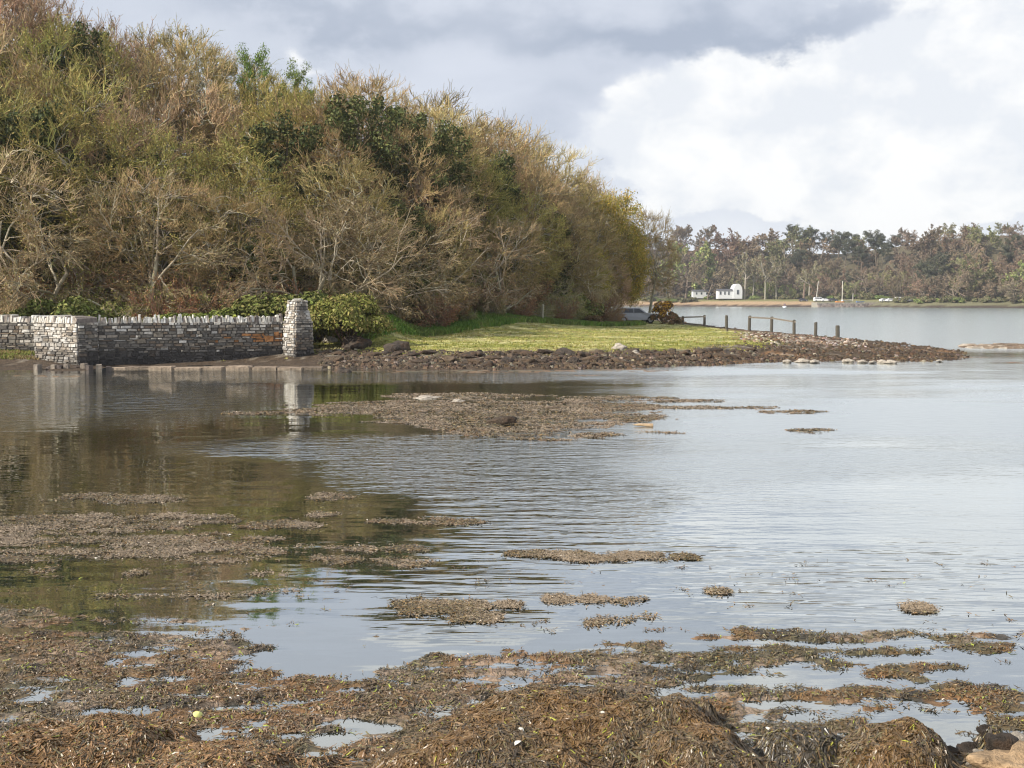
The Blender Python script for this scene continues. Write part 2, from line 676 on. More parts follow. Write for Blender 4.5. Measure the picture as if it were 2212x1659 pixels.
# ------------------------------------------------------------------ growing branches and leaves
def tube_geo(g, pts, rad, sides, col):
    """pts (M,n,3), rad (M,n), col (3,) or (M,3)"""
    Mn, n = rad.shape
    T = np.gradient(pts, axis=1)
    T = nrm(T)
    ref = np.tile(np.array([0.31, 0.83, 0.46]), (Mn, n, 1))
    a = nrm(np.cross(T, ref))
    b = np.cross(T, a)
    th = np.arange(sides) * 2 * math.pi / sides
    ring = a[:, :, None, :] * np.cos(th)[None, None, :, None] + b[:, :, None, :] * np.sin(th)[None, None, :, None]
    V = pts[:, :, None, :] + ring * rad[:, :, None, None]
    i = np.arange(Mn * n * sides).reshape(Mn, n, sides)
    j = np.roll(i, -1, axis=2)
    Q = np.stack([i[:, :-1], j[:, :-1], j[:, 1:], i[:, 1:]], -1).reshape(-1, 4)
    c = np.asarray(col)
    if c.ndim == 2:
        c = np.repeat(c, n * sides, axis=0)
    g.add(V.reshape(-1, 3), Q, col=c)


def grow(rng, P0, D, L, Rr, n, wob, up, taper):
    pts = [P0]
    dirs = []
    d = D
    p = P0
    for k in range(n):
        d = nrm(d + wob * rng.standard_normal(d.shape) + np.array([0, 0, up]))
        p = p + d * (L / n)[:, None]
        pts.append(p)
        dirs.append(d)
    pts = np.stack(pts, 1)
    t = np.linspace(0, 1, n + 1)
    rad = Rr[:, None] * (1 - (1 - taper) * t)[None, :]
    return pts, rad, np.stack(dirs, 1)


def children(rng, pts, rad, dirs, L, k, t0, ang, lr, rr_):
    Mn = len(L)
    n = dirs.shape[1]
    idx = np.repeat(np.arange(Mn), k)
    t = np.tile(np.linspace(t0, 0.97, k), Mn) + rng.uniform(-.06, .06, Mn * k)
    t = np.clip(t, 0.02, 0.995)
    s = np.floor(t * n).astype(int)
    f = (t * n - s)[:, None]
    P = pts[idx, s] * (1 - f) + pts[idx, s + 1] * f
    r = rad[idx, s] * (1 - f[:, 0]) + rad[idx, s + 1] * f[:, 0]
    d = dirs[idx, s]
    q = rng.standard_normal(d.shape)
    q = nrm(q - (q * d).sum(-1, keepdims=True) * d)
    a = np.radians(rng.uniform(ang[0], ang[1], len(d)))[:, None]
    nd = nrm(d * np.cos(a) + q * np.sin(a))
    Lc = L[idx] * lr * rng.uniform(0.65, 1.2, len(d)) * (1.12 - 0.45 * t)
    return P, nd, Lc, r * rr_


def leaf_geo(g, rng, C, size, cols, up=0.3, outward=None, aspect=0.55):
    n = len(C)
    nn = rng.standard_normal((n, 3))
    if outward is not None:
        nn = nn * 0.75 + outward
    nn[:, 2] += up
    nn = nrm(nn)
    q = rng.standard_normal((n, 3))
    a = nrm(np.cross(nn, q))
    b = np.cross(nn, a)
    s = (size * rng.uniform(0.6, 1.35, n))[:, None]
    w = s * aspect
    fold = nn * s * 0.18
    V = np.stack([C - a * s, C - b * w + fold, C + a * s, C + b * w + fold], 1)
    i = np.arange(n * 4).reshape(n, 4)
    g.add(V.reshape(-1, 3), i, col=np.repeat(cols, 4, axis=0))


def varc(rng, n, base, dv=0.3, dh=0.12):
    base = np.asarray(base)
    if base.ndim == 2:
        base = base[rng.integers(0, len(base), n)]
    return np.clip(base * (1 + rng.uniform(-dv, dv, (n, 1))) * (1 + rng.uniform(-dh, dh, (n, 3))), 0.003, 1)


BARK = M("bark", rough=0.9, nscale=6, namt=0.35, rand=0.18, spec=0.15)
TWIG = M("twigs", rough=0.85, rand=0.20, spec=0.2)
LEAF = M("leaves", rough=0.7, rand=0.14, spec=0.18)
IVY = M("ivy_leaves", rough=0.65, rand=0.12, spec=0.2)


def bare_tree(seed, H=12.0, spread=0.5, stems=1, ks=(8, 7, 6, 5, 4), limb=(0.30, 0.27, 0.20), twig=((0.36, 0.27, 0.16), (0.42, 0.29, 0.17), (0.34, 0.30, 0.15)),
              up=0.10, buds=0.5, budc=((0.38, 0.33, 0.10), (0.42, 0.26, 0.11)), bud_s=0.035, ivy=0, trunk_t0=0.25, lv1=0.62, r0=None, minr=0.013, lean=(0, 0), leaves=None, env=0.40):
    rng = np.random.default_rng(seed)
    L0 = H * 0.42
    P = np.zeros((stems, 3))
    if stems > 1:
        P[:, :2] = rng.uniform(-.5, .5, (stems, 2))
    D = nrm(np.array([[lean[0], lean[1], 1.0]]) + rng.uniform(-.32, .32, (stems, 3)) * (1 if stems > 1 else 0.3))
    Lg = np.full(stems, L0)
    Rd = np.full(stems, (r0 or H * 0.017) / (stems ** 0.4))
    trunk, crown = Geo(), Geo()
    pts, rad, dirs = grow(rng, P - np.array([0, 0, 0.4]), D, Lg, Rd * 1.15, 7, 0.07, 0.03, 0.55)
    tube_geo(trunk, pts, rad, 8, varc(rng, stems, limb, .1, .04))
    skel = [pts.reshape(-1, 3)]
    ratios = (lv1 / 0.42 * 1.0, 0.60, 0.56, 0.56, 0.6)
    angs = ((18 + 30 * spread, 40 + 42 * spread), (25, 62), (25, 60), (25, 60), (20, 60))
    tip = None
    for lv, k in enumerate(ks):
        Pc, Dc, Lc, Rc = children(rng, pts, rad, dirs, Lg, k, (trunk_t0, 0.22, 0.2, 0.15, 0.1)[lv], angs[lv], ratios[lv], 0.62)
        nseg = (6, 5, 4, 3, 2)[lv]
        if env:
            cen = np.array([lean[0] * H * .4, lean[1] * H * .4, H * .50])
            ax = np.array([H * env, H * env, H * .48])
            out_ = nrm((Pc - cen) / ax)
            Dc = nrm(Dc + out_ * (.15, .30, .45, .6, .7)[lv])
            q = (Pc - cen) / ax
            d_ = Dc / ax
            A_ = (d_ * d_).sum(-1)
            B_ = (q * d_).sum(-1)
            C_ = (q * q).sum(-1) - 1
            t_ = (-B_ + np.sqrt(np.maximum(B_ * B_ - A_ * C_, 0))) / A_
            t_ = np.where(C_ > 0, .10 * H * .1, t_)
            Lc = np.clip(Lc, .12, np.maximum(t_ * rng.uniform(*((.72, .95) if lv < 3 else (.9, 1.08)), len(t_)), .20))
        Rc = np.maximum(Rc, minr * (2.2, 1.7, 1.35, 1.1, 0.9)[lv])
        pts, rad, dirs = grow(rng, Pc, Dc, Lc, Rc, nseg, (0.13, 0.16, 0.18, 0.18, 0.16)[lv], up * (0.6, 0.9, 1.1, 1.3, 1.5)[lv], 0.42)
        Lg = Lc
        if lv < 2:
            c = varc(rng, len(Lc), limb, .18, .05)
        elif lv == 2:
            c = varc(rng, len(Lc), np.array([limb, twig[0]]), .25, .06)
        else:
            c = varc(rng, len(Lc), np.array(twig), .38, .08)
        tube_geo(trunk if lv == 0 else crown, pts, rad, (6, 4, 3, 3, 3)[lv], c)
        if lv < 2:
            skel.append(pts.reshape(-1, 3))
        tip = pts[:, -1]
    if buds > 0:
        n = int(len(tip) * buds)
        sel = rng.integers(0, len(tip), n)
        leaf_geo(crown, rng, tip[sel] + rng.normal(0, .05, (n, 3)), bud_s, varc(rng, n, np.array(budc), .35, .1), aspect=0.6)
    e = {}
    e['trunk'] = trunk.mesh("trunk", BARK, True)
    e['crown'] = crown.mesh("crown", TWIG, False)
    if leaves:
        cnt, size, cc = leaves
        lg = Geo()
        sel = rng.integers(0, len(tip), cnt)
        leaf_geo(lg, rng, tip[sel] + rng.normal(0, size * 2.2, (cnt, 3)), size, varc(rng, cnt, np.array(cc), .35, .1))
        e['foliage'] = lg.mesh("foliage", LEAF)
    if ivy:
        S = np.concatenate(skel)
        S = S[(S[:, 2] < H * 0.93) & (S[:, 2] > 0.3)]
        wgt = np.exp(-((np.hypot(S[:, 0], S[:, 1])) / (H * 0.16)) ** 2)
        sel = rng.choice(len(S), 90, p=wgt / wgt.sum())
        C = S[sel]
        rad_ = rng.uniform(0.35, 1.0, 90) * H / 13
        n = ivy
        ci = rng.integers(0, 90, n)
        v = nrm(rng.standard_normal((n, 3)))
        cc = C[ci] + v * (rad_[ci] * rng.uniform(.45, 1.05, n))[:, None]
        lg = Geo()
        leaf_geo(lg, rng, cc, 0.10, varc(rng, n, np.array([(0.075, 0.095, 0.025), (0.12, 0.135, 0.035), (0.05, 0.06, 0.02)]), .4, .1), outward=v)
        e['ivy'] = lg.mesh("ivy", IVY)
    return e


def bez(rng, P0, C, P1, n, wob):
    t = np.linspace(0, 1, n + 1)[None, :, None]
    pts = P0[:, None] * (1 - t) ** 2 + C[:, None] * 2 * t * (1 - t) + P1[:, None] * t * t
    d = np.linalg.norm(P1 - P0, axis=1)[:, None, None]
    w = rng.standard_normal(pts.shape) * wob * d * np.sin(t * math.pi)
    return pts + w


def nearest(T, S):
    """for every target the index of the nearest point of S"""
    out = np.zeros(len(T), int)
    for a in range(0, len(T), 200):
        q = T[a:a + 200]
        d = ((q[:, None] - S[None]) ** 2).sum(-1) + np.maximum(0, S[None, :, 2] - q[:, None, 2]) * 2.0
        out[a:a + 200] = d.argmin(1)
    return out


def dome_tree(seed, H=12.0, W=4.3, stems=1, limb=(0.30, 0.27, 0.20), twig=None, up=.25, buds=.5, budc=((0.38, 0.33, 0.10), (0.42, 0.26, 0.11)), bud_s=.035,
              ivy=0, leaves=None, n1=12, n2=80, n3=520, n4=2900, k5=2, low=.10, minr=.0165, tw=.62):
    """a rounded crown: limbs and branches reach for points spread through a dome, twigs fan outwards from them"""
    rng = np.random.default_rng(seed)
    trunk, crown = Geo(), Geo()
    ax = np.array([W, W, H * (1 - low) / 2])
    cen = np.array([0, 0, H * (low + (1 - low) / 2)])

    def shell(n, r0, r1, zmin):
        v = nrm(rng.standard_normal((n * 3, 3)))
        v = v[v[:, 2] > zmin][:n]
        lump = 1 + .10 * np.sin(v[:, 0] * 5 + seed) * np.cos(v[:, 1] * 4 + seed * 2) + .06 * np.sin(v[:, 2] * 9 + seed)
        return cen + v * ax * (rng.uniform(r0, r1, len(v)) * lump)[:, None]
    P = np.zeros((stems, 3))
    if stems > 1:
        P[:, :2] = rng.uniform(-.5, .5, (stems, 2))
    P[:, 2] = -.4
    D = nrm(np.array([[0, 0, 1.0]]) + rng.uniform(-.35, .35, (stems, 3)) * (1 if stems > 1 else .25))
    pts, rad, dirs = grow(rng, P, D, np.full(stems, H * .42), np.full(stems, H * .018 / stems ** .4), 8, .07, .03, .55)
    tube_geo(trunk, pts, rad, 8, varc(rng, stems, limb, .1, .04))
    S, SR = pts[:, 2:].reshape(-1, 3), rad[:, 2:].reshape(-1)
    skel = [pts.reshape(-1, 3)]
    for n, r0, r1, zmin, seg, sides, wob, rmin in ((n1, .45, .72, -.35, 7, 6, .04, .045), (n2, .55, .86, -.7, 5, 4, .05, .04), (n3, .62, .97, -.85, 4, 3, .06, .026)):
        T = shell(n, r0, r1, zmin)
        j = nearest(T, S)
        P0 = S[j]
        v = T - P0
        d = np.linalg.norm(v, axis=1, keepdims=True)
        C = P0 + v * .45 + np.array([0, 0, 1.0]) * d * .22 + rng.normal(0, .08, v.shape) * d
        pts = bez(rng, P0, C, T, seg, wob)
        r = np.maximum(SR[j] * .62, rmin)
        rad = r[:, None] * (1 - .55 * np.linspace(0, 1, seg + 1))[None]
        c = varc(rng, len(T), np.array([limb] if n < 200 else [limb, twig[0], twig[-1]]) * 1.12, .40, .05)
        tube_geo(trunk if n == n1 else crown, pts, rad, sides, c)
        S, SR = pts[:, 1:].reshape(-1, 3), rad[:, 1:].reshape(-1)
        if n < 200:
            skel.append(pts.reshape(-1, 3))
    # twigs
    m = rng.integers(0, len(pts), n4)
    f = rng.uniform(.25, 1, n4)
    seg = pts.shape[1] - 1
    q = f * seg
    i0 = np.minimum(q.astype(int), seg - 1)
    fr = (q - i0)[:, None]
    P0 = pts[m, i0] * (1 - fr) + pts[m, i0 + 1] * fr
    pd = nrm(pts[m, i0 + 1] - pts[m, i0])
    out_ = nrm((P0 - cen) / ax)
    D = nrm(pd * .5 + out_ * .75 + np.array([0, 0, up]) + rng.standard_normal(P0.shape) * .42)
    L4 = tw * rng.uniform(.5, 1.35, n4)
    p4, r4, d4 = grow(rng, P0, D, L4, np.full(n4, minr), 3, .16, up * .2, .5)
    tube_geo(crown, p4, r4, 3, varc(rng, n4, np.array(twig), .50, .08))
    P5, D5, L5, R5 = children(rng, p4, r4, d4, L4, k5, .25, (18, 55), .6, .8)
    p5, r5, d5 = grow(rng, P5, nrm(D5 + np.array([0, 0, up * .5])), L5, np.maximum(R5, minr * .8), 2, .14, up * .3, .45)
    tube_geo(crown, p5, r5, 3, varc(rng, len(L5), np.array(twig), .50, .08))
    tip = np.concatenate([p5[:, -1], p4[:, -1]])
    if buds > 0:
        n = int(len(tip) * buds)
        sel = rng.integers(0, len(tip), n)
        leaf_geo(crown, rng, tip[sel] + rng.normal(0, .05, (n, 3)), bud_s, varc(rng, n, np.array(budc), .35, .1), aspect=0.6)
    e = {'trunk': trunk.mesh("trunk", BARK, True), 'crown': crown.mesh("crown", TWIG, False)}
    if leaves:
        cnt, size, cc = leaves
        lg = Geo()
        sel = rng.integers(0, len(tip), cnt)
        leaf_geo(lg, rng, tip[sel] + rng.normal(0, size * 1.8, (cnt, 3)), size, varc(rng, cnt, np.array(cc), .35, .1))
        e['foliage'] = lg.mesh("foliage", LEAF)
    if ivy:
        S = np.concatenate(skel)
        S = S[(S[:, 2] < H * .9) & (S[:, 2] > .3)]
        wgt = np.exp(-((np.hypot(S[:, 0], S[:, 1])) / (H * 0.15)) ** 2)
        sel = rng.choice(len(S), 80, p=wgt / wgt.sum())
        rad_ = rng.uniform(.35, 1.0, 80) * H / 13
        ci = rng.integers(0, 80, ivy)
        v = nrm(rng.standard_normal((ivy, 3)))
        cc = S[sel][ci] + v * (rad_[ci] * rng.uniform(.45, 1.05, ivy))[:, None]
        lg = Geo()
        leaf_geo(lg, rng, cc, .10, varc(rng, ivy, np.array([(0.075, 0.095, 0.025), (0.12, 0.135, 0.035), (0.05, 0.06, 0.02)]), .4, .1), outward=v)
        e['ivy'] = lg.mesh("ivy", IVY)
    return e


def evergreen(seed, H=9.0, W=3.2, n=15000, cols=((0.060, 0.072, 0.026), (0.09, 0.102, 0.034), (0.14, 0.14, 0.046)), size=0.085, nl=46, z0=0.12, layered=False):
    """dense dark tree: leafy clumps round a branching trunk"""
    rng = np.random.default_rng(seed)
    trunk, fol = Geo(), Geo()
    P = np.zeros((1, 3)) - [[0, 0, .3]]
    Lg = np.array([H * 0.93])
    pts, rad, dirs = grow(rng, P, np.array([[0, 0, 1.0]]), Lg, np.array([H * 0.022]), 9, 0.04, 0.05, 0.2)
    tube_geo(trunk, pts, rad, 7, np.array([[.15, .12, .09]]))
    Pc, Dc, Lc, Rc = children(rng, pts, rad, dirs, Lg, nl, z0, (50, 85), 0.30, 0.5)
    hh = np.clip(Pc[:, 2] / H, 0, 1)
    prof = np.sqrt(np.clip(1 - ((hh - 0.42) / 0.62) ** 2, 0.03, 1))
    Lc = W * prof * rng.uniform(.55, 1.1, len(Lc))
    pts, rad, dirs = grow(rng, Pc, Dc, Lc, Rc, 4, .12, .10, .35)
    tube_geo(trunk, pts, rad, 4, varc(rng, len(Lc), (.16, .13, .09), .2))
    C = pts[:, 2:].reshape(-1, 3)
    rc = rng.uniform(.35, .8, len(C)) * W / 3.2
    ci = rng.integers(0, len(C), n)
    v = nrm(rng.standard_normal((n, 3)))
    f = np.array([1, 1, .55 if layered else .8])
    cc = C[ci] + v * f * (rc[ci] * rng.uniform(.4, 1.1, n))[:, None]
    lc = varc(rng, n, np.array(cols)[rng.integers(0, len(cols), len(C))][ci], .3, .1)
    leaf_geo(fol, rng, cc, size, lc, outward=v)
    return {'trunk': trunk.mesh("trunk", BARK, True), 'crown': fol.mesh("crown", LEAF)}


def bush(seed, W=2.2, H=1.8, n=9000, cols=((0.15, 0.18, 0.035), (0.21, 0.24, 0.05), (0.10, 0.12, 0.03)), size=0.085, lobes=26, stemc=(0.16, 0.11, 0.07), flowers=None, flat=0.75):
    rng = np.random.default_rng(seed)
    st, fol = Geo(), Geo()
    k = 16
    a = rng.uniform(0, 2 * math.pi, k)
    D = nrm(np.stack([np.cos(a) * .8, np.sin(a) * .8, rng.uniform(.5, 1.5, k)], -1))
    pts, rad, dirs = grow(rng, np.zeros((k, 3)) + rng.uniform(-.12, .12, (k, 3)), D, rng.uniform(.6, 1, k) * H, np.full(k, .035), 5, .12, .08, .3)
    tube_geo(st, pts, rad, 4, varc(rng, k, stemc))
    th = rng.uniform(0, 2 * math.pi, lobes)
    ph = rng.uniform(0.02, 1.0, lobes)
    rr = np.sqrt(1 - ph ** 2 * 0.95)
    C = np.stack([np.cos(th) * rr * W * .72, np.sin(th) * rr * W * .72, H * (0.16 + ph * 0.62)], -1)
    rl = rng.uniform(.22, .42, lobes) * W * 0.8
    ci = rng.integers(0, lobes, n)
    v = nrm(rng.standard_normal((n, 3)))
    v[:, 2] = np.where(v[:, 2] < -.2, -v[:, 2], v[:, 2])
    cc = C[ci] + v * np.array([1, 1, flat]) * (rl[ci] * rng.uniform(.72, 1.05, n))[:, None]
    cc[:, 2] = np.maximum(cc[:, 2], 0.1)
    leaf_geo(fol, rng, cc, size, varc(rng, n, np.array(cols)[rng.integers(0, len(cols), n)], .35, .08), outward=v * 1.2)
    e = {'stems': st.mesh("stems", BARK, True), 'foliage': fol.mesh("foliage", LEAF)}
    if flowers:
        fl = Geo()
        nf, fc, fs = flowers
        ci = rng.integers(0, lobes, nf)
        ci = ci[C[ci, 2] > H * .45]
        nf = len(ci)
        v = nrm(rng.standard_normal((nf, 3)) + [0, 0, .5])
        cc = C[ci] + v * np.array([1, 1, flat]) * (rl[ci] * rng.uniform(.98, 1.12, nf))[:, None]
        leaf_geo(fl, rng, cc, fs, varc(rng, nf, fc, .2), outward=v, aspect=.9)
        e['flowers'] = fl.mesh("flowers", LEAF)
    return e


def plant(kindname, parts, loc, rotz, scale, label, cat, group=None, tilt=0.0):
    root = obj(kindname, None, label=label, cat=cat, group=group, loc=loc, rot=(tilt, 0, rotz), scale=scale)
    root.empty_display_size = 0.5
    for k, me in parts.items():
        obj(k, me, root)
    return root


RNG = np.random.default_rng(5)
tan = ((0.37, 0.275, 0.13), (0.43, 0.31, 0.155), (0.32, 0.26, 0.11))
olive = ((0.33, 0.28, 0.09), (0.38, 0.31, 0.11), (0.27, 0.26, 0.08))
rosy = ((0.42, 0.29, 0.175), (0.37, 0.255, 0.14), (0.44, 0.32, 0.19))
pale = ((0.31, 0.235, 0.13), (0.26, 0.19, 0.10), (0.35, 0.275, 0.165))
TREES = {
    'tan1': dome_tree(1, twig=tan, buds=.35),
    'tan2': dome_tree(2, W=4.6, stems=3, twig=tan, up=.35, buds=.5),
    'olive1': dome_tree(3, twig=olive, buds=1.0, budc=((0.33, 0.31, 0.07), (0.42, 0.33, 0.10)), bud_s=.042),
    'olive2': dome_tree(4, W=4.8, stems=2, twig=olive, up=.15, buds=1.1, budc=((0.30, 0.31, 0.07), (0.40, 0.33, 0.10)), bud_s=.042),
    'rosy': dome_tree(6, W=4.2, stems=2, twig=rosy, up=.5, buds=.5, budc=((.42, .26, .13), (.45, .33, .19))),
    'pale': bare_tree(7, 11, .95, 2, env=.55, ks=(6, 6, 6, 5, 4), limb=(.38, .33, .24), twig=pale, up=.03, buds=.25, minr=.014, lean=(.1, -.2)),
    'tawny': dome_tree(17, W=5.0, stems=2, limb=(.38, .33, .24), twig=pale, up=.05, buds=.3, n3=430, n4=1900, tw=.8, minr=.019),
    'ivied': dome_tree(8, twig=olive, buds=.5, ivy=9000, n4=2300),
    'ivied2': dome_tree(9, W=4.6, stems=2, twig=tan, buds=.5, ivy=13000, n4=2100),
    'dark': evergreen(10, 9, 2.6),
    'dark2': evergreen(12, 8, 2.2, n=11000, nl=34),
    'larch': evergreen(13, 10, 2.8, n=15000, cols=((.15, .22, .045), (.21, .28, .06), (.11, .15, .035)), size=.06, nl=40, layered=True),
    'fresh': dome_tree(14, H=10, W=4.3, stems=2, twig=olive, buds=0, low=.03, n4=2200, leaves=(34000, .075, ((.46, .35, .055), (.36, .32, .05), (.54, .36, .06), (.26, .26, .045)))),
}
SHRUBS = {
    'green': bush(21),
    'green2': bush(22, 2.4, 2.0, n=8000, cols=((.11, .125, .03), (.15, .165, .04), (.20, .19, .06))),
    'scrub': bare_tree(23, 4.2, .9, 5, env=.5, ks=(5, 5, 5, 4), twig=((.30, .15, .08), (.34, .18, .09), (.22, .14, .08)), up=.08, buds=.8, budc=((.42, .22, .10), (.25, .22, .07)), r0=.07, minr=.010, limb=(.28, .19, .13)),
    'scrub2': bare_tree(24, 4.2, 1.0, 6, env=.5, ks=(5, 5, 5, 4), twig=((.33, .27, .14), (.38, .30, .17)), up=.04, buds=1.8, budc=((.20, .23, .06), (.30, .28, .08)), r0=.07, minr=.010),
    'bramble': bush(25, 1.8, 1.2, n=4200, cols=((.20, .11, .055), (.26, .15, .08), (.12, .12, .05)), size=.07, lobes=18),
}
ZTOP = {k: max(v.co.z for me in d.values() for v in me.vertices) for k, d in TREES.items()}


# ------------------------------------------------------------------ the headland wood
SIL = np.array([(-500, -260), (0, -150), (200, -50), (300, 12), (380, 40), (450, 78), (560, 128), (650, 160), (780, 165), (900, 174), (1000, 200), (1100, 234), (1200, 288),
                (1280, 342), (1335, 410), (1370, 480), (1395, 560), (1460, 600)], float)


def wood_tree(kind, x, y, ratio, label, cat, group, name, k=1.0, tilt=0.0, lim=(.5, 1.7)):
    px = x / y * 2200 + 1106
    edge = max(np.interp(px, SIL[:, 0], SIL[:, 1]), np.interp(px + 2.6 / y * 2200, SIL[:, 0], SIL[:, 1]) - 12, np.interp(px - 2.6 / y * 2200, SIL[:, 0], SIL[:, 1]) - 12)
    ztop = EYE + ratio * (650 - edge) / 2200 * y
    z = hz(x, y)
    s = float(np.clip((ztop - z) / ZTOP[kind] * k, *lim))
    parts = TREES[kind]
    wide = 1.12
    return plant(name, parts, (x, y, z - 0.05), RNG.uniform(0, 6.28), (min(s * wide, 1.5), min(s * wide, 1.5), s), label, cat, group, tilt)


WORDS = {
    'tan1': ('tan bare tree', 'bare tree'), 'tan2': ('many-stemmed tan bare tree', 'bare tree'),
    'olive1': ('olive budding tree', 'budding tree'), 'olive2': ('forked olive budding tree', 'budding tree'),
    'rosy': ('rosy-brown bare tree', 'bare tree'), 'pale': ('spreading pale bare tree', 'bare tree'), 'tawny': ('broad tawny bare tree', 'bare tree'),
    'ivied': ('ivy-wrapped bare tree', 'ivied tree'), 'ivied2': ('forked tree thick with ivy', 'ivied tree')}
PLACES = ['in the front row', 'in the second row', 'halfway up the wood', 'high in the wood', 'on the skyline', 'on the rearmost skyline']


def column(px):
    for lim, w in ((80, 'above the set-back wall'), (240, 'above the pale wall corner'), (400, 'above the left of the long wall'), (560, 'above the right of the long wall'),
                   (700, 'above the gate pillar'), (860, 'above the round bush'), (1050, 'above the left meadow'), (1230, 'above the middle of the meadow')):
        if px < lim:
            return w
    return "near the wood's right end"


rows = [(3.0, .50, 5.2), (7.5, .66, 4.8), (13, .80, 4.8), (19, .91, 4.6), (26, .99, 4.4), (34, 1.0, 5.2)]
for ri, (off, ratio, step) in enumerate(rows):
    x = -46.0 + (ri % 2) * 2.3
    while x < 16:
        xx = x + RNG.uniform(-1.1, 1.1)
        y = float(wood_edge(np.array([xx]))[0]) + off + RNG.uniform(-1.4, 1.4)
        px = xx / y * 2200 + 1106
        x += step
        lim_px = 1325
        if px > lim_px or px < -170:
            continue
        if ri == 0 and px < 760:
            kinds = ['olive2', 'tawny', 'ivied', 'tan2', 'rosy', 'ivied2']
        elif ri == 0:
            kinds = ['tawny', 'olive2', 'ivied', 'ivied2', 'tawny', 'tan2']
        elif ri >= 3:
            kinds = ['tan1', 'rosy', 'tan2', 'rosy', 'olive1'] if px < 480 else ['tan1', 'tan2', 'olive1', 'rosy', 'olive1', 'tan1']
        else:
            kinds = ['olive1', 'tan1', 'ivied', 'olive2', 'tan2', 'tan1', 'olive1', 'rosy', 'tawny']
        kd = kinds[RNG.integers(0, len(kinds))]
        if px < 480 and ri in (2, 3) and RNG.random() < .3:
            kd = 'rosy'
        w, c = WORDS[kd]
        wood_tree(kd, xx, y, ratio * RNG.uniform(.95, 1.03) * (.95 if kd == 'rosy' else 1), w + ' ' + PLACES[ri] + ' ' + column(px), c, 'trees of the headland wood', c.replace(' ', '_'))

# dark evergreens and other trees that stand out from the mass: (kind, px, py of the top, distance, label)
for kd, px, py, yy, lab, nm in [
        ('dark2', 95, 205, 58, 'dark blue-green evergreen at the far left of the wood, halfway up', 'evergreen_tree'),
        ('dark', 135, 42, 70, 'dark evergreen tip rising near the top left of the wood', 'evergreen_tree'),
        ('dark', 30, 118, 72, 'broad green evergreen below the skyline at the left edge', 'evergreen_tree'),
        ('dark2', 605, 238, 63, 'dark evergreen high above the stone gate pillar', 'evergreen_tree'),
        ('dark', 750, 205, 68, 'leftmost of the three dark evergreens in the middle of the wood', 'evergreen_tree'),
        ('dark2', 832, 196, 74, 'narrow dark evergreen below the middle of the skyline', 'evergreen_tree'),
        ('dark', 920, 255, 69, 'dark evergreen right of the other two in the middle of the wood', 'evergreen_tree'),
        ('dark2', 1078, 318, 80, 'small dark evergreen below the right slope of the wood', 'evergreen_tree'),
        ('dark2', 1180, 440, 84, 'low dark evergreen left of the yellow-green tree', 'evergreen_tree'),
        ('dark2', 270, 300, 60, 'green evergreen in the lower left of the wood', 'evergreen_tree'),
        ('dark2', 560, 505, 54.5, 'dark evergreen low in the wood, just left above the gate pillar', 'evergreen_tree'),
        ('dark', 985, 420, 70, 'dark evergreen in the middle of the wood above the left meadow', 'evergreen_tree'),
        ('dark2', 860, 420, 62, 'dark evergreen behind the pale trees above the round bush', 'evergreen_tree'),
        ('dark2', 20, 420, 56, 'low dark evergreen at the left edge above the set-back wall', 'evergreen_tree'),
        ('dark', 420, 430, 57, 'dark evergreen above the middle of the long wall', 'evergreen_tree'),
        ('larch', 572, 92, 78, 'bright green conifer breaking the skyline left of centre', 'conifer_tree'),
        ('larch', 632, 120, 82, 'thin green conifer on the skyline, right of the brighter one', 'conifer_tree'),
        ('fresh', 1322, 462, 101, 'yellow-green tree in fresh leaf at the right end of the wood', 'leafing_tree'),
        ('fresh', 1300, 402, 104, 'taller yellow-brown leafing tree behind the right end of the wood', 'leafing_tree'),
        ('fresh', 1262, 520, 93, 'olive-green leafing tree left of the yellow-green one', 'leafing_tree'),
        ('tan1', 1402, 436, 118, 'thin pale bare tree standing clear behind the right end of the wood', 'bare_tree')]:
    p = at(px, py, yy)
    z = hz(p[0], yy)
    s = (p[2] - z) / ZTOP[kd]
    k = s if kd != 'fresh' else s * 1.0
    plant(nm, TREES[kd], (p[0], yy, z - .05), RNG.uniform(0, 6.28), (min(s, 1.5) * (.85 if kd in ('fresh', 'tan1') else .55 if kd == 'larch' else 1.0),) * 2 + (s,), lab, nm.replace('_', ' '), 'single trees of the headland wood')

# undergrowth along the foot of the wood
uc = 0
ulab = {'green': 'rounded green shrub', 'green2': 'dark green shrub',
        'scrub': 'leafless reddish scrub bush', 'scrub2': 'budding olive scrub bush',
        'bramble': 'low brown bramble clump'}
x = -34.0
while x < 9.5:
    for off, sc in ((-1.2, .8), (1.5, 1.15), (4.8, 1.5)):
        xx = x + RNG.uniform(-.7, .7)
        y = float(wood_edge(np.array([xx]))[0]) + off + RNG.uniform(-.5, .5)
        px = xx / y * 2200 + 1106
        if px > 1335 or (off < 0 and 640 < px < 860):
            continue
        if px < 660:
            ks = ['scrub', 'green', 'scrub2', 'green2', 'scrub', 'scrub2'] if off > 0 else ['green2', 'green', 'scrub2', 'scrub']
        else:
            ks = ['scrub2', 'bramble', 'scrub', 'bramble', 'scrub'] if off < 2 else ['scrub', 'scrub2', 'green2', 'scrub2']
        kd = ks[RNG.integers(0, len(ks))]
        s = sc * RNG.uniform(.75, 1.15) * (1.0 if px < 660 else 0.78)
        plant('scrub_bush' if 'scrub' in kd else ('bramble_clump' if kd == 'bramble' else 'green_shrub'), SHRUBS[kd], (xx, y, hz(xx, y) - .1), RNG.uniform(0, 6.28), s,
              ulab[kd] + ' ' + column(px).replace('above', 'behind'), 'shrub', 'undergrowth at the foot of the wood')
    x += 1.75

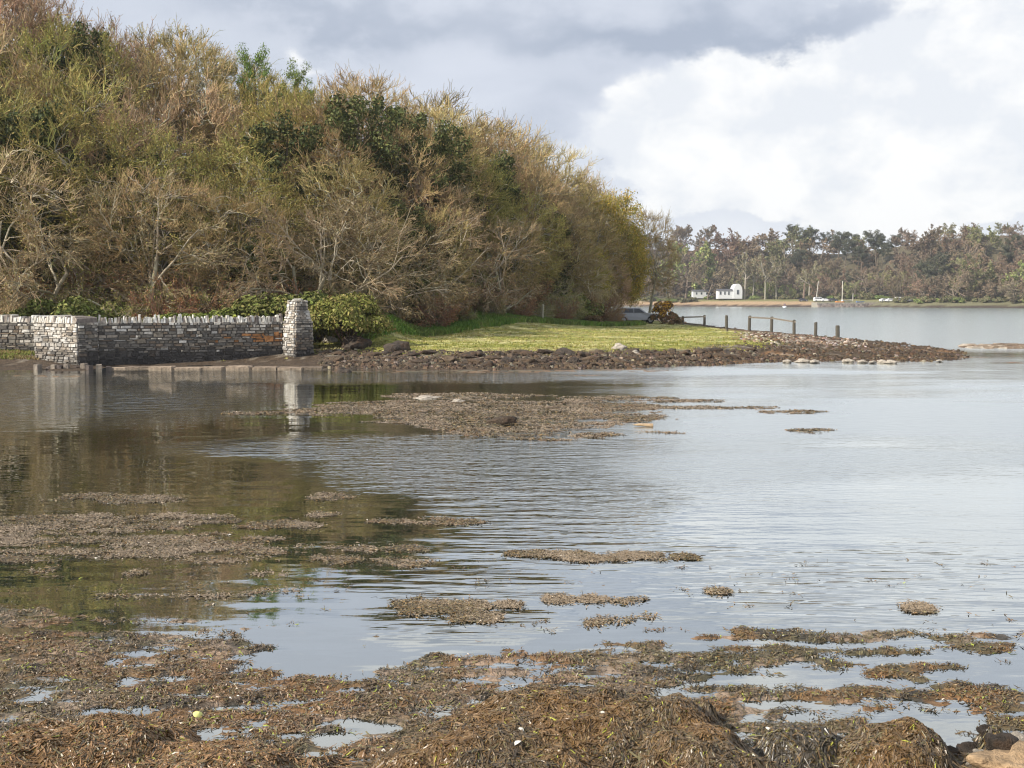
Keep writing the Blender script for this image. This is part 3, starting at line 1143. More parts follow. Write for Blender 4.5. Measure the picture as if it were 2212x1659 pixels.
# the big bushes round the gate pillar
big = bush(31, 2.05, 1.95, n=17000, cols=((.18, .19, .040), (.24, .24, .06), (.12, .135, .03), (.28, .24, .08)), size=.068, lobes=40)
p = at(748, 735, 48.5)
plant('evergreen_bush', big, (p[0], 48.5, hz(p[0], 48.5) - .05), .4, (1.18, .95, 1.30), 'large rounded green bush just right of the stone gate pillar', 'bush')
for px, yy, s, lab, kd in [(600, 49.6, 1.35, 'tall olive-green bush directly behind the gate pillar', 'green2'),
                           (395, 47.4, .98, 'bright green bush peeping over the middle of the wall', 'green'),
                           (520, 48.4, 1.1, 'green bush behind the wall, left of the gate pillar', 'green'),
                           (135, 48.6, 1.25, 'green bush behind the pale wall corner', 'green2'),
                           (690, 52.0, 1.4, 'olive bush behind the gate pillar and the large round bush', 'green2')]:
    xx = (px - 1106) / 2200 * yy
    plant('green_shrub', SHRUBS[kd], (xx, yy, 0.45), px * .1, s, lab, 'bush')

# pale spreading trees leaning out over the meadow
for px, yy, s, rz, tl, lab in [(655, 55, .95, .3, .22, 'pale spreading bare tree leaning out above the gate pillar'),
                               (800, 58, .86, 2.0, .30, 'pale bare tree with low drooping limbs right of the round bush'),
                               (960, 64, .9, 4.1, .25, 'pale bare tree with long low limbs over the meadow edge'),
                               (1080, 70, .85, 5.2, .2, 'tangled pale bare tree at the middle of the meadow edge'),
                               (60, 53, 1.0, 1.0, .2, 'pale bent bare tree at the far left behind the wall'),
                               (330, 53, 1.05, 3.0, .15, 'pale bare tree with long rising limbs behind the wall')]:
    xx = (px - 1106) / 2200 * yy
    plant('bare_tree', TREES['pale'], (xx, yy, hz(xx, yy) - .1), rz, s, lab, 'bare tree', 'single trees of the headland wood', tilt=tl)

# ------------------------------------------------------------------ rubble walls and the gate pillar
STONE = M("rubble_stone", rough=0.92, nscale=9, namt=0.35, bump=(22, .6, .03), world=True)
MORTAR = M("mortar", rough=0.95, nscale=12, namt=0.3, world=True)


def stone_block(g, f, s0, s1, z0, z1, out, rng, col, tip=0.0):
    """one stone between s0..s1 and z0..z1 on a face; f maps (s, z, out) to the world"""
    j = lambda a: rng.uniform(-a, a)
    ds, dz = (s1 - s0), (z1 - z0)
    V = []
    for (a, b) in ((s0, z0), (s1, z0), (s1, z1), (s0, z1)):
        V.append(f(a, b, -0.04))
    ins = .10
    for (a, b) in ((s0 + ins * ds, z0 + ins * dz), (s1 - ins * ds, z0 + ins * dz), (s1 - ins * ds, z1 - ins * dz), (s0 + ins * ds, z1 - ins * dz)):
        V.append(f(a + j(ds * .10), b + j(dz * .14), out + j(.012)))
    g.add(V, [(4, 5, 6, 7), (0, 1, 5, 4), (1, 2, 6, 5), (2, 3, 7, 6), (3, 0, 4, 7)], col=col)


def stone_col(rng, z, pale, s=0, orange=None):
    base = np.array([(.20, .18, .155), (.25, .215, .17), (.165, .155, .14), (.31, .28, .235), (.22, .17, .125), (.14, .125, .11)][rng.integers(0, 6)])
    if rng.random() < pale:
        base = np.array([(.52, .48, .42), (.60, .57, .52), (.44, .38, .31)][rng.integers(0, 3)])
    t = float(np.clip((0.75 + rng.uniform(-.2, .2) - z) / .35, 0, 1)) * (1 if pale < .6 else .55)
    base = base * (1 - t) + np.array((.070, .064, .060)) * t
    if orange and orange[0] < s < orange[1] and orange[2] < z < orange[3] and rng.random() < .30 + .5 * (abs(s - 6.9) < .7) :
        base = np.array((.46, .22, .09)) * rng.uniform(.6, 1.1)
    return base * rng.uniform(.62, 1.12)


def rubble_face(g, f, length, z0, z1, rng, pale, orange=None, cope=True, rowh=(.05, .17), taper=None):
    z = z0
    while z < z1 - .02:
        h = min(rng.uniform(*rowh), z1 - z)
        s = 0.0
        while s < length - .03:
            l = min(rng.uniform(.09, .48) if h > .08 else rng.uniform(.2, .6), length - s)
            if length - s - l < .08:
                l = length - s
            hh = h
            pl = pale + (.28 if z > z1 - .45 else 0)
            if rng.random() < .07 and z + h < z1 - .1:
                hh = h * 1.7
            stone_block(g, f, s, s + l - .012, z, z + hh - .012, rng.uniform(.02, .07), rng, stone_col(rng, z, pl, s, orange))
            s += l
        z += h


def wall_run(name, A, B, z0, z1, thick, label, seed, pale=.16, orange=None, pale_end=None, cope=True):
    rng = np.random.default_rng(seed)
    A, B = np.array(A, float), np.array(B, float)
    L = np.linalg.norm(B - A)
    u = (B - A) / L
    n = np.array([u[1], -u[0]])              # towards the water
    root = obj(name, None, label=label, cat='wall', loc=(A[0], A[1], 0))
    core, g, gc = Geo(), Geo(), Geo()

    def fmap(o, uu, nn):
        return lambda s, z, out: (o[0] + uu[0] * s + nn[0] * out - A[0], o[1] + uu[1] * s + nn[1] * out - A[1], z)
    # core
    c = [A - A, B - A, B - A - n * thick, -n * thick]
    V = [(p[0], p[1], z) for z in (z0, z1 - .03) for p in c]
    core.add(V, [(0, 1, 5, 4), (1, 2, 6, 5), (2, 3, 7, 6), (3, 0, 4, 7), (4, 5, 6, 7)], col=(.10, .09, .08))
    rubble_face(g, fmap(A, u, n), L, z0, z1, rng, pale, orange)
    rubble_face(g, fmap(B - n * thick, -u, -n), L, z0, z1, rng, pale)
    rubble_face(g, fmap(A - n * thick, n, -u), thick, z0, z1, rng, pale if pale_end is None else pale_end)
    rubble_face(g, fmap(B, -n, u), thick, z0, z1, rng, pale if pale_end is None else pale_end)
    obj('core', core.mesh('core', MORTAR), root)
    obj('masonry', g.mesh('masonry', STONE), root)
    if cope:
        s = 0
        while s < L - .03:
            w = rng.uniform(.05, .13)
            h = rng.uniform(.14, .24) + .10 * rng.random() ** 3
            tl = rng.uniform(-.05, .05)
            o0, o1 = rng.uniform(.0, .06), rng.uniform(0, .05)
            V = []
            for zz, tt in ((z1 - .04, 0), (z1 + h, tl)):
                for ss, oo in ((s, o0), (s + w - .012, o0 + rng.uniform(-.02, .02)), (s + w - .012, -thick - o1), (s, -thick - o1)):
                    dz = rng.uniform(-.03, .03) if zz > z1 else 0
                    oo2 = oo * (1 if zz < z1 else 1) + (0 if zz < z1 else (-.05 if oo > -.1 else .05))
                    p = A + u * (ss + tt) + n * oo2 - A
                    V.append((p[0], p[1], zz + dz))
            cc = np.array([(.52, .49, .43), (.62, .60, .55), (.36, .31, .26), (.20, .17, .15)][rng.choice(4, p=[.38, .27, .2, .15])]) * rng.uniform(.8, 1.15)
            gc.add(V, [(0, 1, 5, 4), (1, 2, 6, 5), (2, 3, 7, 6), (3, 0, 4, 7), (4, 5, 6, 7)], col=cc)
            s += w
        obj('coping', gc.mesh('coping', STONE), root)
    return root


wall_run('stone_wall', (-17.35, 42.95), (-10.25, 45.75), -.25, 1.80, .50, 'long dark rubble wall with upright coping stones, left of the gate pillar', 41, pale=.13, orange=(4.6, 7.7, .80, 1.25))
wall_run('stone_wall', (-20.25, 43.45), (-17.8, 42.0), -.35, 1.82, .95, 'pale sunlit corner block of the rubble wall with a dark right side', 42, pale=.80, pale_end=.14)  # pale front carries lichen and sunlight in its colour, dark ends carry shade
wall_run('stone_wall', (-33.0, 47.5), (-20.3, 45.2), 0.0, 1.80, .5, 'set-back stretch of rubble wall above grass at the far left', 43, pale=.12)


def gate_pillar():
    rng = np.random.default_rng(51)
    cx, cy = -9.53, 45.66
    root = obj('gate_pillar', None, label='tapering rubble stone gate pillar with a rough cap at the end of the wall', cat='pillar', loc=(cx, cy, 0))
    hw0 = .66 / math.sqrt(2) * 1.0

    def hw(z):
        return hw0 * np.interp(z, [-.3, 1.60, 1.75, 2.25, 2.3, 2.9], [1.02, .98, .97, .74, .68, .62])
    g, core, cap = Geo(), Geo(), Geo()
    r = math.pi / 4
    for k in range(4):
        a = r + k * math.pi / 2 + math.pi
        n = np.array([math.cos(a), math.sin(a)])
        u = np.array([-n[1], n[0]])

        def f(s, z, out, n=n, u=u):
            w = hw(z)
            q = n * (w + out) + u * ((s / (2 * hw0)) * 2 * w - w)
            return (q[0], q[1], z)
        lit = n[0] < 0 and n[1] < 0  # sunlight put into the colour: the sun-facing side gets mostly pale stones
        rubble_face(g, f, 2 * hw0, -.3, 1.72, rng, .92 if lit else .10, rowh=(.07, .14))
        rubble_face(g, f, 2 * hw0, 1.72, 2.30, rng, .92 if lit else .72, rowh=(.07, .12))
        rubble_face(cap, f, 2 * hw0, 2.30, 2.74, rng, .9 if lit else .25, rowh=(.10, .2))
    zs = (-.3, 1.60, 1.75, 2.25, 2.68)
    V, Q = [], []
    for z in zs:
        w = hw(z) * math.sqrt(2) - .01
        for k in range(4):
            a = k * math.pi / 2
            V.append((math.cos(a) * w, math.sin(a) * w, z))
    for i in range(len(zs) - 1):
        for k in range(4):
            k2 = (k + 1) % 4
            Q.append((i * 4 + k, i * 4 + k2, i * 4 + 4 + k2, i * 4 + 4 + k))
    Q.append((16, 17, 18, 19))
    core.add(V, Q, col=(.11, .10, .09))
    # rough top stones
    for k in range(9):
        a = rng.uniform(0, 6.28)
        c = np.array([math.cos(a) * .13, math.sin(a) * .13, 2.70 + rng.uniform(-.02, .05)])
        s = rng.uniform(.10, .20)
        V = [c + np.array(q) * s * rng.uniform(.7, 1.2, 3) * [1, 1, .5] for q in ((-1, -1, -1), (1, -1, -1), (1, 1, -1), (-1, 1, -1), (-.7, -.7, 1), (.7, -.7, 1), (.7, .7, 1), (-.7, .7, 1))]
        cap.add(V, [(0, 1, 5, 4), (1, 2, 6, 5), (2, 3, 7, 6), (3, 0, 4, 7), (4, 5, 6, 7)], col=np.array((.50, .47, .41)) * rng.uniform(.6, 1.15))
    obj('core', core.mesh('core', MORTAR), root)
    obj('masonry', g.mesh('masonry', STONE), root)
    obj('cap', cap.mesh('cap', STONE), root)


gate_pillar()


def rock_mesh(seed, flat=.6, cols=((.085, .060, .040), (.062, .047, .035), (.11, .078, .050)), sub=3, pale=0.0, rough=.35, mat=None):
    import bmesh
    from mathutils import noise
    rng = np.random.default_rng(seed)
    bm = bmesh.new()
    bmesh.ops.create_icosphere(bm, subdivisions=sub, radius=1)
    off = Vector(rng.uniform(0, 50, 3))
    P = []
    for v in bm.verts:
        n = v.co.normalized()
        r = 1 + rough * noise.noise(n * 1.3 + off) * 1.4 + rough * .5 * noise.noise(n * 3.4 + off) + rough * .2 * noise.noise(n * 8 + off)
        P.append(Vector((n.x * r, n.y * r * .85, n.z * r * flat)))
    F = np.array([[v.index for v in f.verts] for f in bm.faces])
    bm.free()
    P = np.array(P)
    t = fbm(P[:, 0] + P[:, 2] * .6 + 9, P[:, 1] + P[:, 2], 2.3, 4, seed)
    c = np.array(cols)[rng.integers(0, len(cols))] * (.55 + .9 * t[:, None])
    if pale:
        c = c * (1 - pale) + np.array((.42, .37, .30)) * (.6 + .8 * t[:, None]) * pale
    return mesh_np("rock", P, F, mat or ROCK, c, smooth=True)


ROCK = M("shore_rock", rough=0.7, nscale=2.6, namt=0.5, bump=(5, .9, .12), tint=(.10, .058, .032))
ROCKP = M("pale_rock", rough=0.85, nscale=3, namt=0.35, bump=(6, .8, .08))

# foot of the wall: kerb slabs and upright stones standing in the water's edge
rng = np.random.default_rng(60)


def slab(name, px, py, lx, ly, h, label, cat, group, col, rz=0.0, sink=.1, mat=ROCKP):
    g = Geo()
    nx, ny = 5, 3
    V, Q = [], []
    for k, (sx_, z) in enumerate(((1.0, -sink), (1.0, h * .75), (.93, h))):
        for q in ((-1, -1), (0, -1.04), (1, -1), (1.03, 0), (1, 1), (0, 1.03), (-1, 1), (-1.03, 0)):
            V.append((q[0] * lx / 2 * sx_ * rng.uniform(.94, 1.05), q[1] * ly / 2 * sx_ * rng.uniform(.9, 1.06), z + rng.uniform(-.012, .012)))
    for k in range(2):
        for i in range(8):
            Q.append((k * 8 + i, k * 8 + (i + 1) % 8, k * 8 + 8 + (i + 1) % 8, k * 8 + 8 + i))
    g.add(V, Q, col=col)
    V2 = np.array(V[16:24])
    cen = V2.mean(0)
    g.add(np.vstack([V2, cen]), T=[(i, (i + 1) % 8, 8) for i in range(8)], col=col)
    p = gp(px, py)
    return obj(name, g.mesh(name, mat), label=label, cat=cat, group=group, loc=(p[0], p[1], 0), rot=(0, 0, rz))


for i, px in enumerate((255, 300, 352, 408, 462, 518, 575, 628, 672)):
    slab('kerb_slab', px, 796 + rng.uniform(-.6, .6), .98 + rng.uniform(-.25, .1), .60, .09 + rng.uniform(-.05, .03), 'low flat slab in the row at the water\'s edge below the long wall', 'slab', 'kerb slabs below the wall',
         np.array((.22, .17, .125)) * rng.uniform(.6, 1.3), rz=rng.uniform(-.06, .08))
for i in range(10):
    px = 84 + i * 16.5 + rng.uniform(-7, 7)
    slab('standing_stone', px, 798 + rng.uniform(-2, 2), .16 + rng.uniform(-.03, .06), .25, rng.uniform(.05, .28), 'jagged upright stone at the foot of the pale wall corner', 'stone', 'upright stones below the wall corner',
         np.array([(.24, .20, .16), (.10, .08, .07)][i % 2]) * rng.uniform(.8, 1.2), rz=rng.uniform(-.4, .4))

# boulders along the edge of the meadow
rocks = [rock_mesh(70 + i, flat=.55 + .1 * (i % 3)) for i in range(6)]
rockp = [rock_mesh(80 + i, flat=.5, cols=((.36, .32, .27),), pale=.3, mat=ROCKP) for i in range(3)]
nb = 0
for row, (py0, py1, s0, s1, n) in enumerate(((787, 793, .12, .26, 27), (775, 785, .16, .38, 28), (763, 771, .16, .38, 30))):
    for i in range(n):
        px = 700 + (i + rng.uniform(-.35, .35)) * (1640 - 700) / n
        py = rng.uniform(py0, py1) - max(0, (px - 1250)) * .022
        if row == 0 and px > 1420:
            continue
        gx, gy = ground_many([px], [py], .25)
        p = (float(gx[0]), float(gy[0]))
        z = hz(p[0], p[1])
        s = rng.uniform(s0, s1)
        obj('boulder', rocks[rng.integers(0, 6)], label=('brown boulder at the waterline below the meadow', 'weed-brown boulder in the middle of the stony bank', 'dark boulder at the top of the stony bank')[row],
            cat='boulder', group='boulders along the meadow shore', loc=(p[0], p[1], z + s * .02), rot=(rng.uniform(-.3, .3), rng.uniform(-.3, .3), rng.uniform(0, 6.28)),
            scale=(s * rng.uniform(1.0, 1.7), s, s * rng.uniform(.6, 1.0)))
for px, py, s, lab in [(1338, 760, .36, 'pale grey boulder among dark ones at the middle of the stony bank'),
                       (712, 752, .45, 'flat pale stone beside the foot of the gate pillar'),
                       (1372, 764, .2, 'small pale stone right of the pale grey boulder')]:
    p = gp(px, py, .35)
    obj('pale_boulder', rockp[0], label=lab, cat='boulder', loc=(p[0], p[1], hz(p[0], p[1]) + s * .25), rot=(0, 0, px), scale=s)
for px, py, s, lab in [(768, 766, .75, 'large purplish-brown boulder right of the gate pillar'), (740, 792, .4, 'low brown boulder in the water right of the kerb slabs'),
                       (860, 770, .6, 'broad brown boulder left in the stony bank')]:
    p = gp(px, py, .2)
    obj('boulder', rocks[1], label=lab, cat='boulder', loc=(p[0], p[1], hz(p[0], p[1]) + .1), rot=(0, 0, px * .3), scale=(s, s * .9, s * .9))
# white rocks at the water side of the spit
for i, (px, py) in enumerate([(1735, 781), (1760, 782), (1832, 781), (1862, 782), (1885, 783), (1905, 782), (1925, 783), (2030, 780), (1700, 782)]):
    p = gp(px, py - 2, .08)
    s = rng.uniform(.13, .28)
    obj('pale_rock', rockp[i % 3], label='small whitish rock on the near waterline of the spit', cat='rock', group='whitish rocks along the spit', loc=(p[0], p[1], .06), rot=(0, 0, i), scale=(s * 1.3, s, s * .8))


def lumps(name, n, sampler, size, cols, label, seed, mat=ROCK, lift=.3, flat=.6):
    """many small stones as one object of stuff"""
    rng = np.random.default_rng(seed)
    x, y = sampler(rng, n)
    z = land_h(x, y)
    keep = z > -.02
    x, y, z = x[keep], y[keep], z[keep]
    n = len(x)
    th = np.arange(6) * math.pi / 3
    s = size[0] + (size[1] - size[0]) * rng.random(n) ** 2.2
    ring = np.stack([np.cos(th), np.sin(th), np.zeros(6)], -1)[None] * rng.uniform(.7, 1.25, (n, 6, 1))
    ring2 = ring * .62 + np.array([0, 0, 1.0]) * flat * rng.uniform(.6, 1.1, (n, 6, 1))
    V = np.concatenate([ring - [0, 0, .3], ring2], 1) * s[:, None, None] + np.stack([x, y, z + s * lift * .3], -1)[:, None]
    i = np.arange(n * 12).reshape(n, 12)
    Q = []
    for k in range(6):
        k2 = (k + 1) % 6
        Q.append(i[:, [k, k2, 6 + k2, 6 + k]])
    Q += [i[:, [6, 7, 8, 9]], i[:, [6, 9, 10, 11]]]
    c = np.repeat(varc(rng, n, np.array(cols), .4, .1), 12, axis=0)
    obj(name, mesh_np(name, V.reshape(-1, 3), np.concatenate(Q), mat, c), label=label, cat='stones', kind='stuff')


def sp_spit(rng, n):
    px = rng.uniform(1480, 2110, n)
    py = rng.uniform(700, 785, n)
    x, y = ground_many(px, py, .2)
    k = x > grass_limit(x, y) + rng.normal(0, .8, len(x))
    return x[k], y[k]


def sp_bank(rng, n):
    px = rng.uniform(690, 1700, n)
    py = rng.uniform(759, 797, n)
    return ground_many(px, py, .25)


lumps('shore_stones', 6500, sp_spit, (.04, .13), ((.078, .052, .032), (.09, .060, .035), (.065, .047, .034), (.125, .078, .042), (.07, .05, .032), (.07, .05, .032), (.08, .056, .035), (.22, .18, .14)), 'brown weedy stones scattered over the low spit', 90)
lumps('shore_stones', 5000, sp_bank, (.04, .13), ((.075, .054, .036), (.095, .066, .042), (.056, .043, .032), (.12, .080, .046), (.07, .05, .033), (.20, .165, .12)), 'small brown stones filling the bank between the boulders', 91)


def sp_crest(rng, n):
    px = rng.uniform(1600, 1870, n)
    py = rng.uniform(720, 742, n) + (px - 1700) * .05
    return ground_many(px, py, .3)


lumps('pale_shingle', 750, sp_crest, (.04, .15), ((.38, .33, .27), (.46, .41, .35), (.30, .22, .16), (.20, .14, .10), (.14, .09, .06)), 'pale shingle along the crest of the spit', 92, mat=ROCKP)
# low reef off the tip of the spit
rng = np.random.default_rng(95)
reef = Geo()
for i in range(150):
    px, py = rng.uniform(2085, 2330), 748 + rng.uniform(-4, 5)
    p = gp(px, py)
    s = rng.uniform(.12, .38)
    V = [p + np.array(q) * s * rng.uniform(.7, 1.3, 3) * [1, 1, .55] for q in ((-1.4, -1, -.3), (1.4, -1, -.3), (1.4, 1, -.3), (-1.4, 1, -.3), (-.8, -.5, .45), (.8, -.5, .5), (.8, .5, .45), (-.8, .5, .5))]
    reef.add(V, [(0, 1, 5, 4), (1, 2, 6, 5), (2, 3, 7, 6), (3, 0, 4, 7), (4, 5, 6, 7)], col=np.array([(.26, .20, .145), (.14, .10, .07), (.36, .31, .25)][rng.integers(0, 3)]) * rng.uniform(.7, 1.2))
obj('rocky_reef', reef.mesh('rocky_reef', ROCKP), label='low line of pale broken rocks off the tip of the spit, at the right edge', cat='reef')


# ------------------------------------------------------------------ grass
def tufts(name, n, sampler, hgt, wid, cols, label, seed, per=6, cond=None):
    rng = np.random.default_rng(seed)
    x, y = sampler(rng, n)
    d = poly_sdf(HEAD, x, y)
    k = cond(x, y, d, rng)
    x, y = x[k], y[k]
    z = land_h(x, y)
    n = len(x)
    x = np.repeat(x, per) + rng.normal(0, .07, n * per)
    y = np.repeat(y, per) + rng.normal(0, .07, n * per)
    z = np.repeat(z, per) - .02
    pi = np.clip((fbm(x[::per] * .5, y[::per], .8, 4, 13.0) - .28) / .44 + rng.normal(0, .16, n), 0, .999) * len(cols)
    tc = np.repeat(varc(rng, n, (1, 1, 1), .22, .08) * np.array(cols)[pi.astype(int)], per, axis=0)
    m = n * per
    h = rng.uniform(hgt[0], hgt[1], m)
    a = rng.uniform(0, 6.28, m)
    w = wid * rng.uniform(.6, 1.3, m)
    lean = rng.normal(0, .35, (m, 2)) * h[:, None]
    b = np.stack([x, y, z], -1)
    dx = np.stack([np.cos(a) * w, np.sin(a) * w, np.zeros(m)], -1)
    tip = b + np.stack([lean[:, 0], lean[:, 1], h], -1)
    mid = b + np.stack([lean[:, 0] * .35, lean[:, 1] * .35, h * .6], -1)
    V = np.stack([b - dx, b + dx, mid + dx * .8, tip, mid - dx * .8], 1)
    i = np.arange(m * 5).reshape(m, 5)
    c = np.repeat(tc * rng.uniform(.8, 1.2, (m, 1)), 5, axis=0)
    obj(name, mesh_np(name, V.reshape(-1, 3), i, GRASS, c), label=label, cat='grass', kind='stuff')


GRASS = M("grass_blades", rough=.7, spec=.25)


def sp_meadow(rng, n):
    px = rng.uniform(-30, 1700, n)
    py = rng.uniform(692, 768, n)
    return ground_many(px, py, .6)


tufts('grass', 11000, sp_meadow, (.04, .11), .018, ((.21, .23, .05), (.27, .27, .055), (.32, .30, .08), (.40, .36, .13), (.34, .27, .12), (.48, .43, .20)), 'short yellow-green turf of the meadow', 100, 6,
      lambda x, y, d, r: (d > 4.5 + r.normal(0, .7, len(d))) & (x < grass_limit(x, y) + r.normal(0, .8, len(x))) & (y < wood_edge(x) + 1))


def sp_edge(rng, n):
    x = rng.uniform(-12, 11.5, n)
    return x, wood_edge(x) - rng.uniform(-.5, 5.5, n) ** 1.0


tufts('tall_grass', 9000, sp_edge, (.18, .42), .022, ((.13, .24, .04), (.18, .29, .05), (.22, .27, .07), (.12, .17, .04)), 'taller bright green grass along the foot of the wood', 101, 7,
      lambda x, y, d, r: (d > 8) & ((x / y * 2200 + 1106) < 1450) & ((x / y * 2200 + 1106) > 780) & (y > wood_edge(x) - 5.2 + r.normal(0, .8, len(x))))


def sp_left(rng, n):
    return rng.uniform(-31, -20, n), rng.uniform(42.5, 47.5, n)


tufts('grass', 2500, sp_left, (.06, .16), .02, ((.28, .28, .06), (.20, .23, .05), (.34, .26, .12)), 'rough grass below the set-back wall at the far left', 102, 6, lambda x, y, d, r: (d > 3.2))

# ------------------------------------------------------------------ posts and rails on the spit
WOODM = M("weathered_wood", rough=.85, nscale=14, namt=.35, bump=(40, .5, .01))


def post_geo(h, w, rng, col=(.105, .095, .075)):
    g = Geo()
    V, Q = [], []
    zs = (-.4, h * .5, h - .05, h)
    for k, z in enumerate(zs):
        ww = w * (1 if k < 3 else .72)
        ox, oy = rng.uniform(-.006, .006, 2) * k
        for i in range(8):
            a = i * math.pi / 4 + .39
            V.append((math.cos(a) * ww * .58 + ox, math.sin(a) * ww * .5 + oy, z + (rng.uniform(-.01, .02) if k == 3 else 0)))
    for k in range(3):
        for i in range(8):
            Q.append((k * 8 + i, k * 8 + (i + 1) % 8, k * 8 + 8 + (i + 1) % 8, k * 8 + 8 + i))
    Q += [(24, 25, 26, 27), (24, 27, 28, 31), (28, 29, 30, 31)]
    g.add(V, Q, col=col)
    return g.mesh('post', WOODM)


rng = np.random.default_rng(110)


def ground_at(px, py):
    """where the sight line through a surveyed point meets the land"""
    d = ray(px, py)
    t = np.linspace(36 / d[1], 140 / d[1], 900)
    z = EYE + d[2] * t
    h = land_h(d[0] * t, d[1] * t, True)
    k = np.argmax(z < np.maximum(h, 0))
    return d[0] * t[k], d[1] * t[k]


POSTS = {}
for key, px, y0, y1, Y in (('a', 1475, 683, 703, 96), ('b', 1522, 681, 699, 94), ('c', 1570, 681, 709, 84), ('d', 1619, 682, 712, 83), ('e', 1667, 684, 714, 82), ('f', 1716, 691, 719, 80),
                           ('g', 1762, 696, 722, 77.5), ('h', 1810, 703, 726, 74.5)):
    p = at(px, y0, Y)
    z = hz(p[0], Y)
    POSTS[key] = (p[0], Y, z, p[2])


def rail_fence(keys, label, low=False):
    P = [POSTS[k] for k in keys]
    o = P[0]
    root = obj('rail_fence', None, label=label, cat='fence', loc=(o[0], o[1], o[2]))
    for q in P:
        c = obj('post', post_geo(q[3] - q[2], .21, rng), root, loc=(q[0] - o[0], q[1] - o[1], q[2] - o[2]), rot=(rng.uniform(-.02, .02), rng.uniform(-.02, .02), 0))
    for a, b in zip(P[:-1], P[1:]):
        for dz in ((-.12,) if not low else (-.10, -.62)):
            g = Geo()
            A = np.array([a[0] - o[0], a[1] - o[1] - .11, a[3] - o[2] + dz])
            B = np.array([b[0] - o[0], b[1] - o[1] - .11, b[3] - o[2] + dz - .03])
            if dz < -.5:
                A[2] = a[2] - o[2] + .15
                B[2] = b[2] - o[2] + .15
            u = nrm(B - A)
            A = A - u * .1
            B = B + u * .1
            V = []
            for q in (A, B):
                V += [q + [0, -.025, -.06], q + [0, .025, -.06], q + [0, .025, .06], q + [0, -.025, .06]]
            g.add(V, [(0, 1, 2, 3), (7, 6, 5, 4), (0, 4, 5, 1), (1, 5, 6, 2), (2, 6, 7, 3), (3, 7, 4, 0)], col=(.20, .175, .14))
            obj('rail', g.mesh('rail', WOODM), root)


rail_fence('ab', 'short two-post fence panel beside the gorse bush', low=True)
rail_fence('def', 'three-post rail fence standing on the spit')
for k, lab in (('c', 'single wooden post left of the rail fence'), ('g', 'short wooden post just right of the rail fence'), ('h', 'last and lowest wooden post, furthest out on the spit')):
    q = POSTS[k]
    obj('wooden_post', post_geo(q[3] - q[2], .26 if k == 'h' else .21, rng), label=lab, cat='post', loc=(q[0], q[1], q[2]), rot=(rng.uniform(-.02, .02), rng.uniform(-.03, .03), 0))
p = at(1172, 664, 71)
q = (p[0], 71, hz(p[0], 71), p[2])
obj('wooden_post', post_geo(max(q[3] - q[2], 1.2), .14, rng, col=(.34, .32, .24)), label='thin lichen-grey post standing in the meadow before the wood', cat='post', loc=q[:3], rot=(0.02, 0.03, 0))

gorse = bush(120, 1.5, 2.0, n=9000, cols=((.20, .11, .04), (.14, .075, .03), (.26, .14, .05), (.10, .10, .03)), size=.055, lobes=24, flowers=(1700, (.72, .42, .04), .05))
p = at(1434, 697, 95.5)
plant('gorse_bush', gorse, (p[0], 95.5, hz(p[0], 95.5) - .05), .6, (1.02, .9, 1.2), 'brown gorse bush topped with orange-yellow flowers left of the fence', 'bush')
p = at(1455, 700, 94)
plant('gorse_bush', SHRUBS['bramble'], (p[0], 94, hz(p[0], 94) - .1), .6, (.65, .6, .8), 'low brown tangle between the gorse and the fence panel', 'bush')

# ------------------------------------------------------------------ vehicles
PAINT = {}


def paint(name, col, rough=.3, spec=.5):
    if name not in PAINT:
        PAINT[name] = M(name, color=col, rough=rough, spec=spec, nscale=3, namt=.06)
    return PAINT[name]


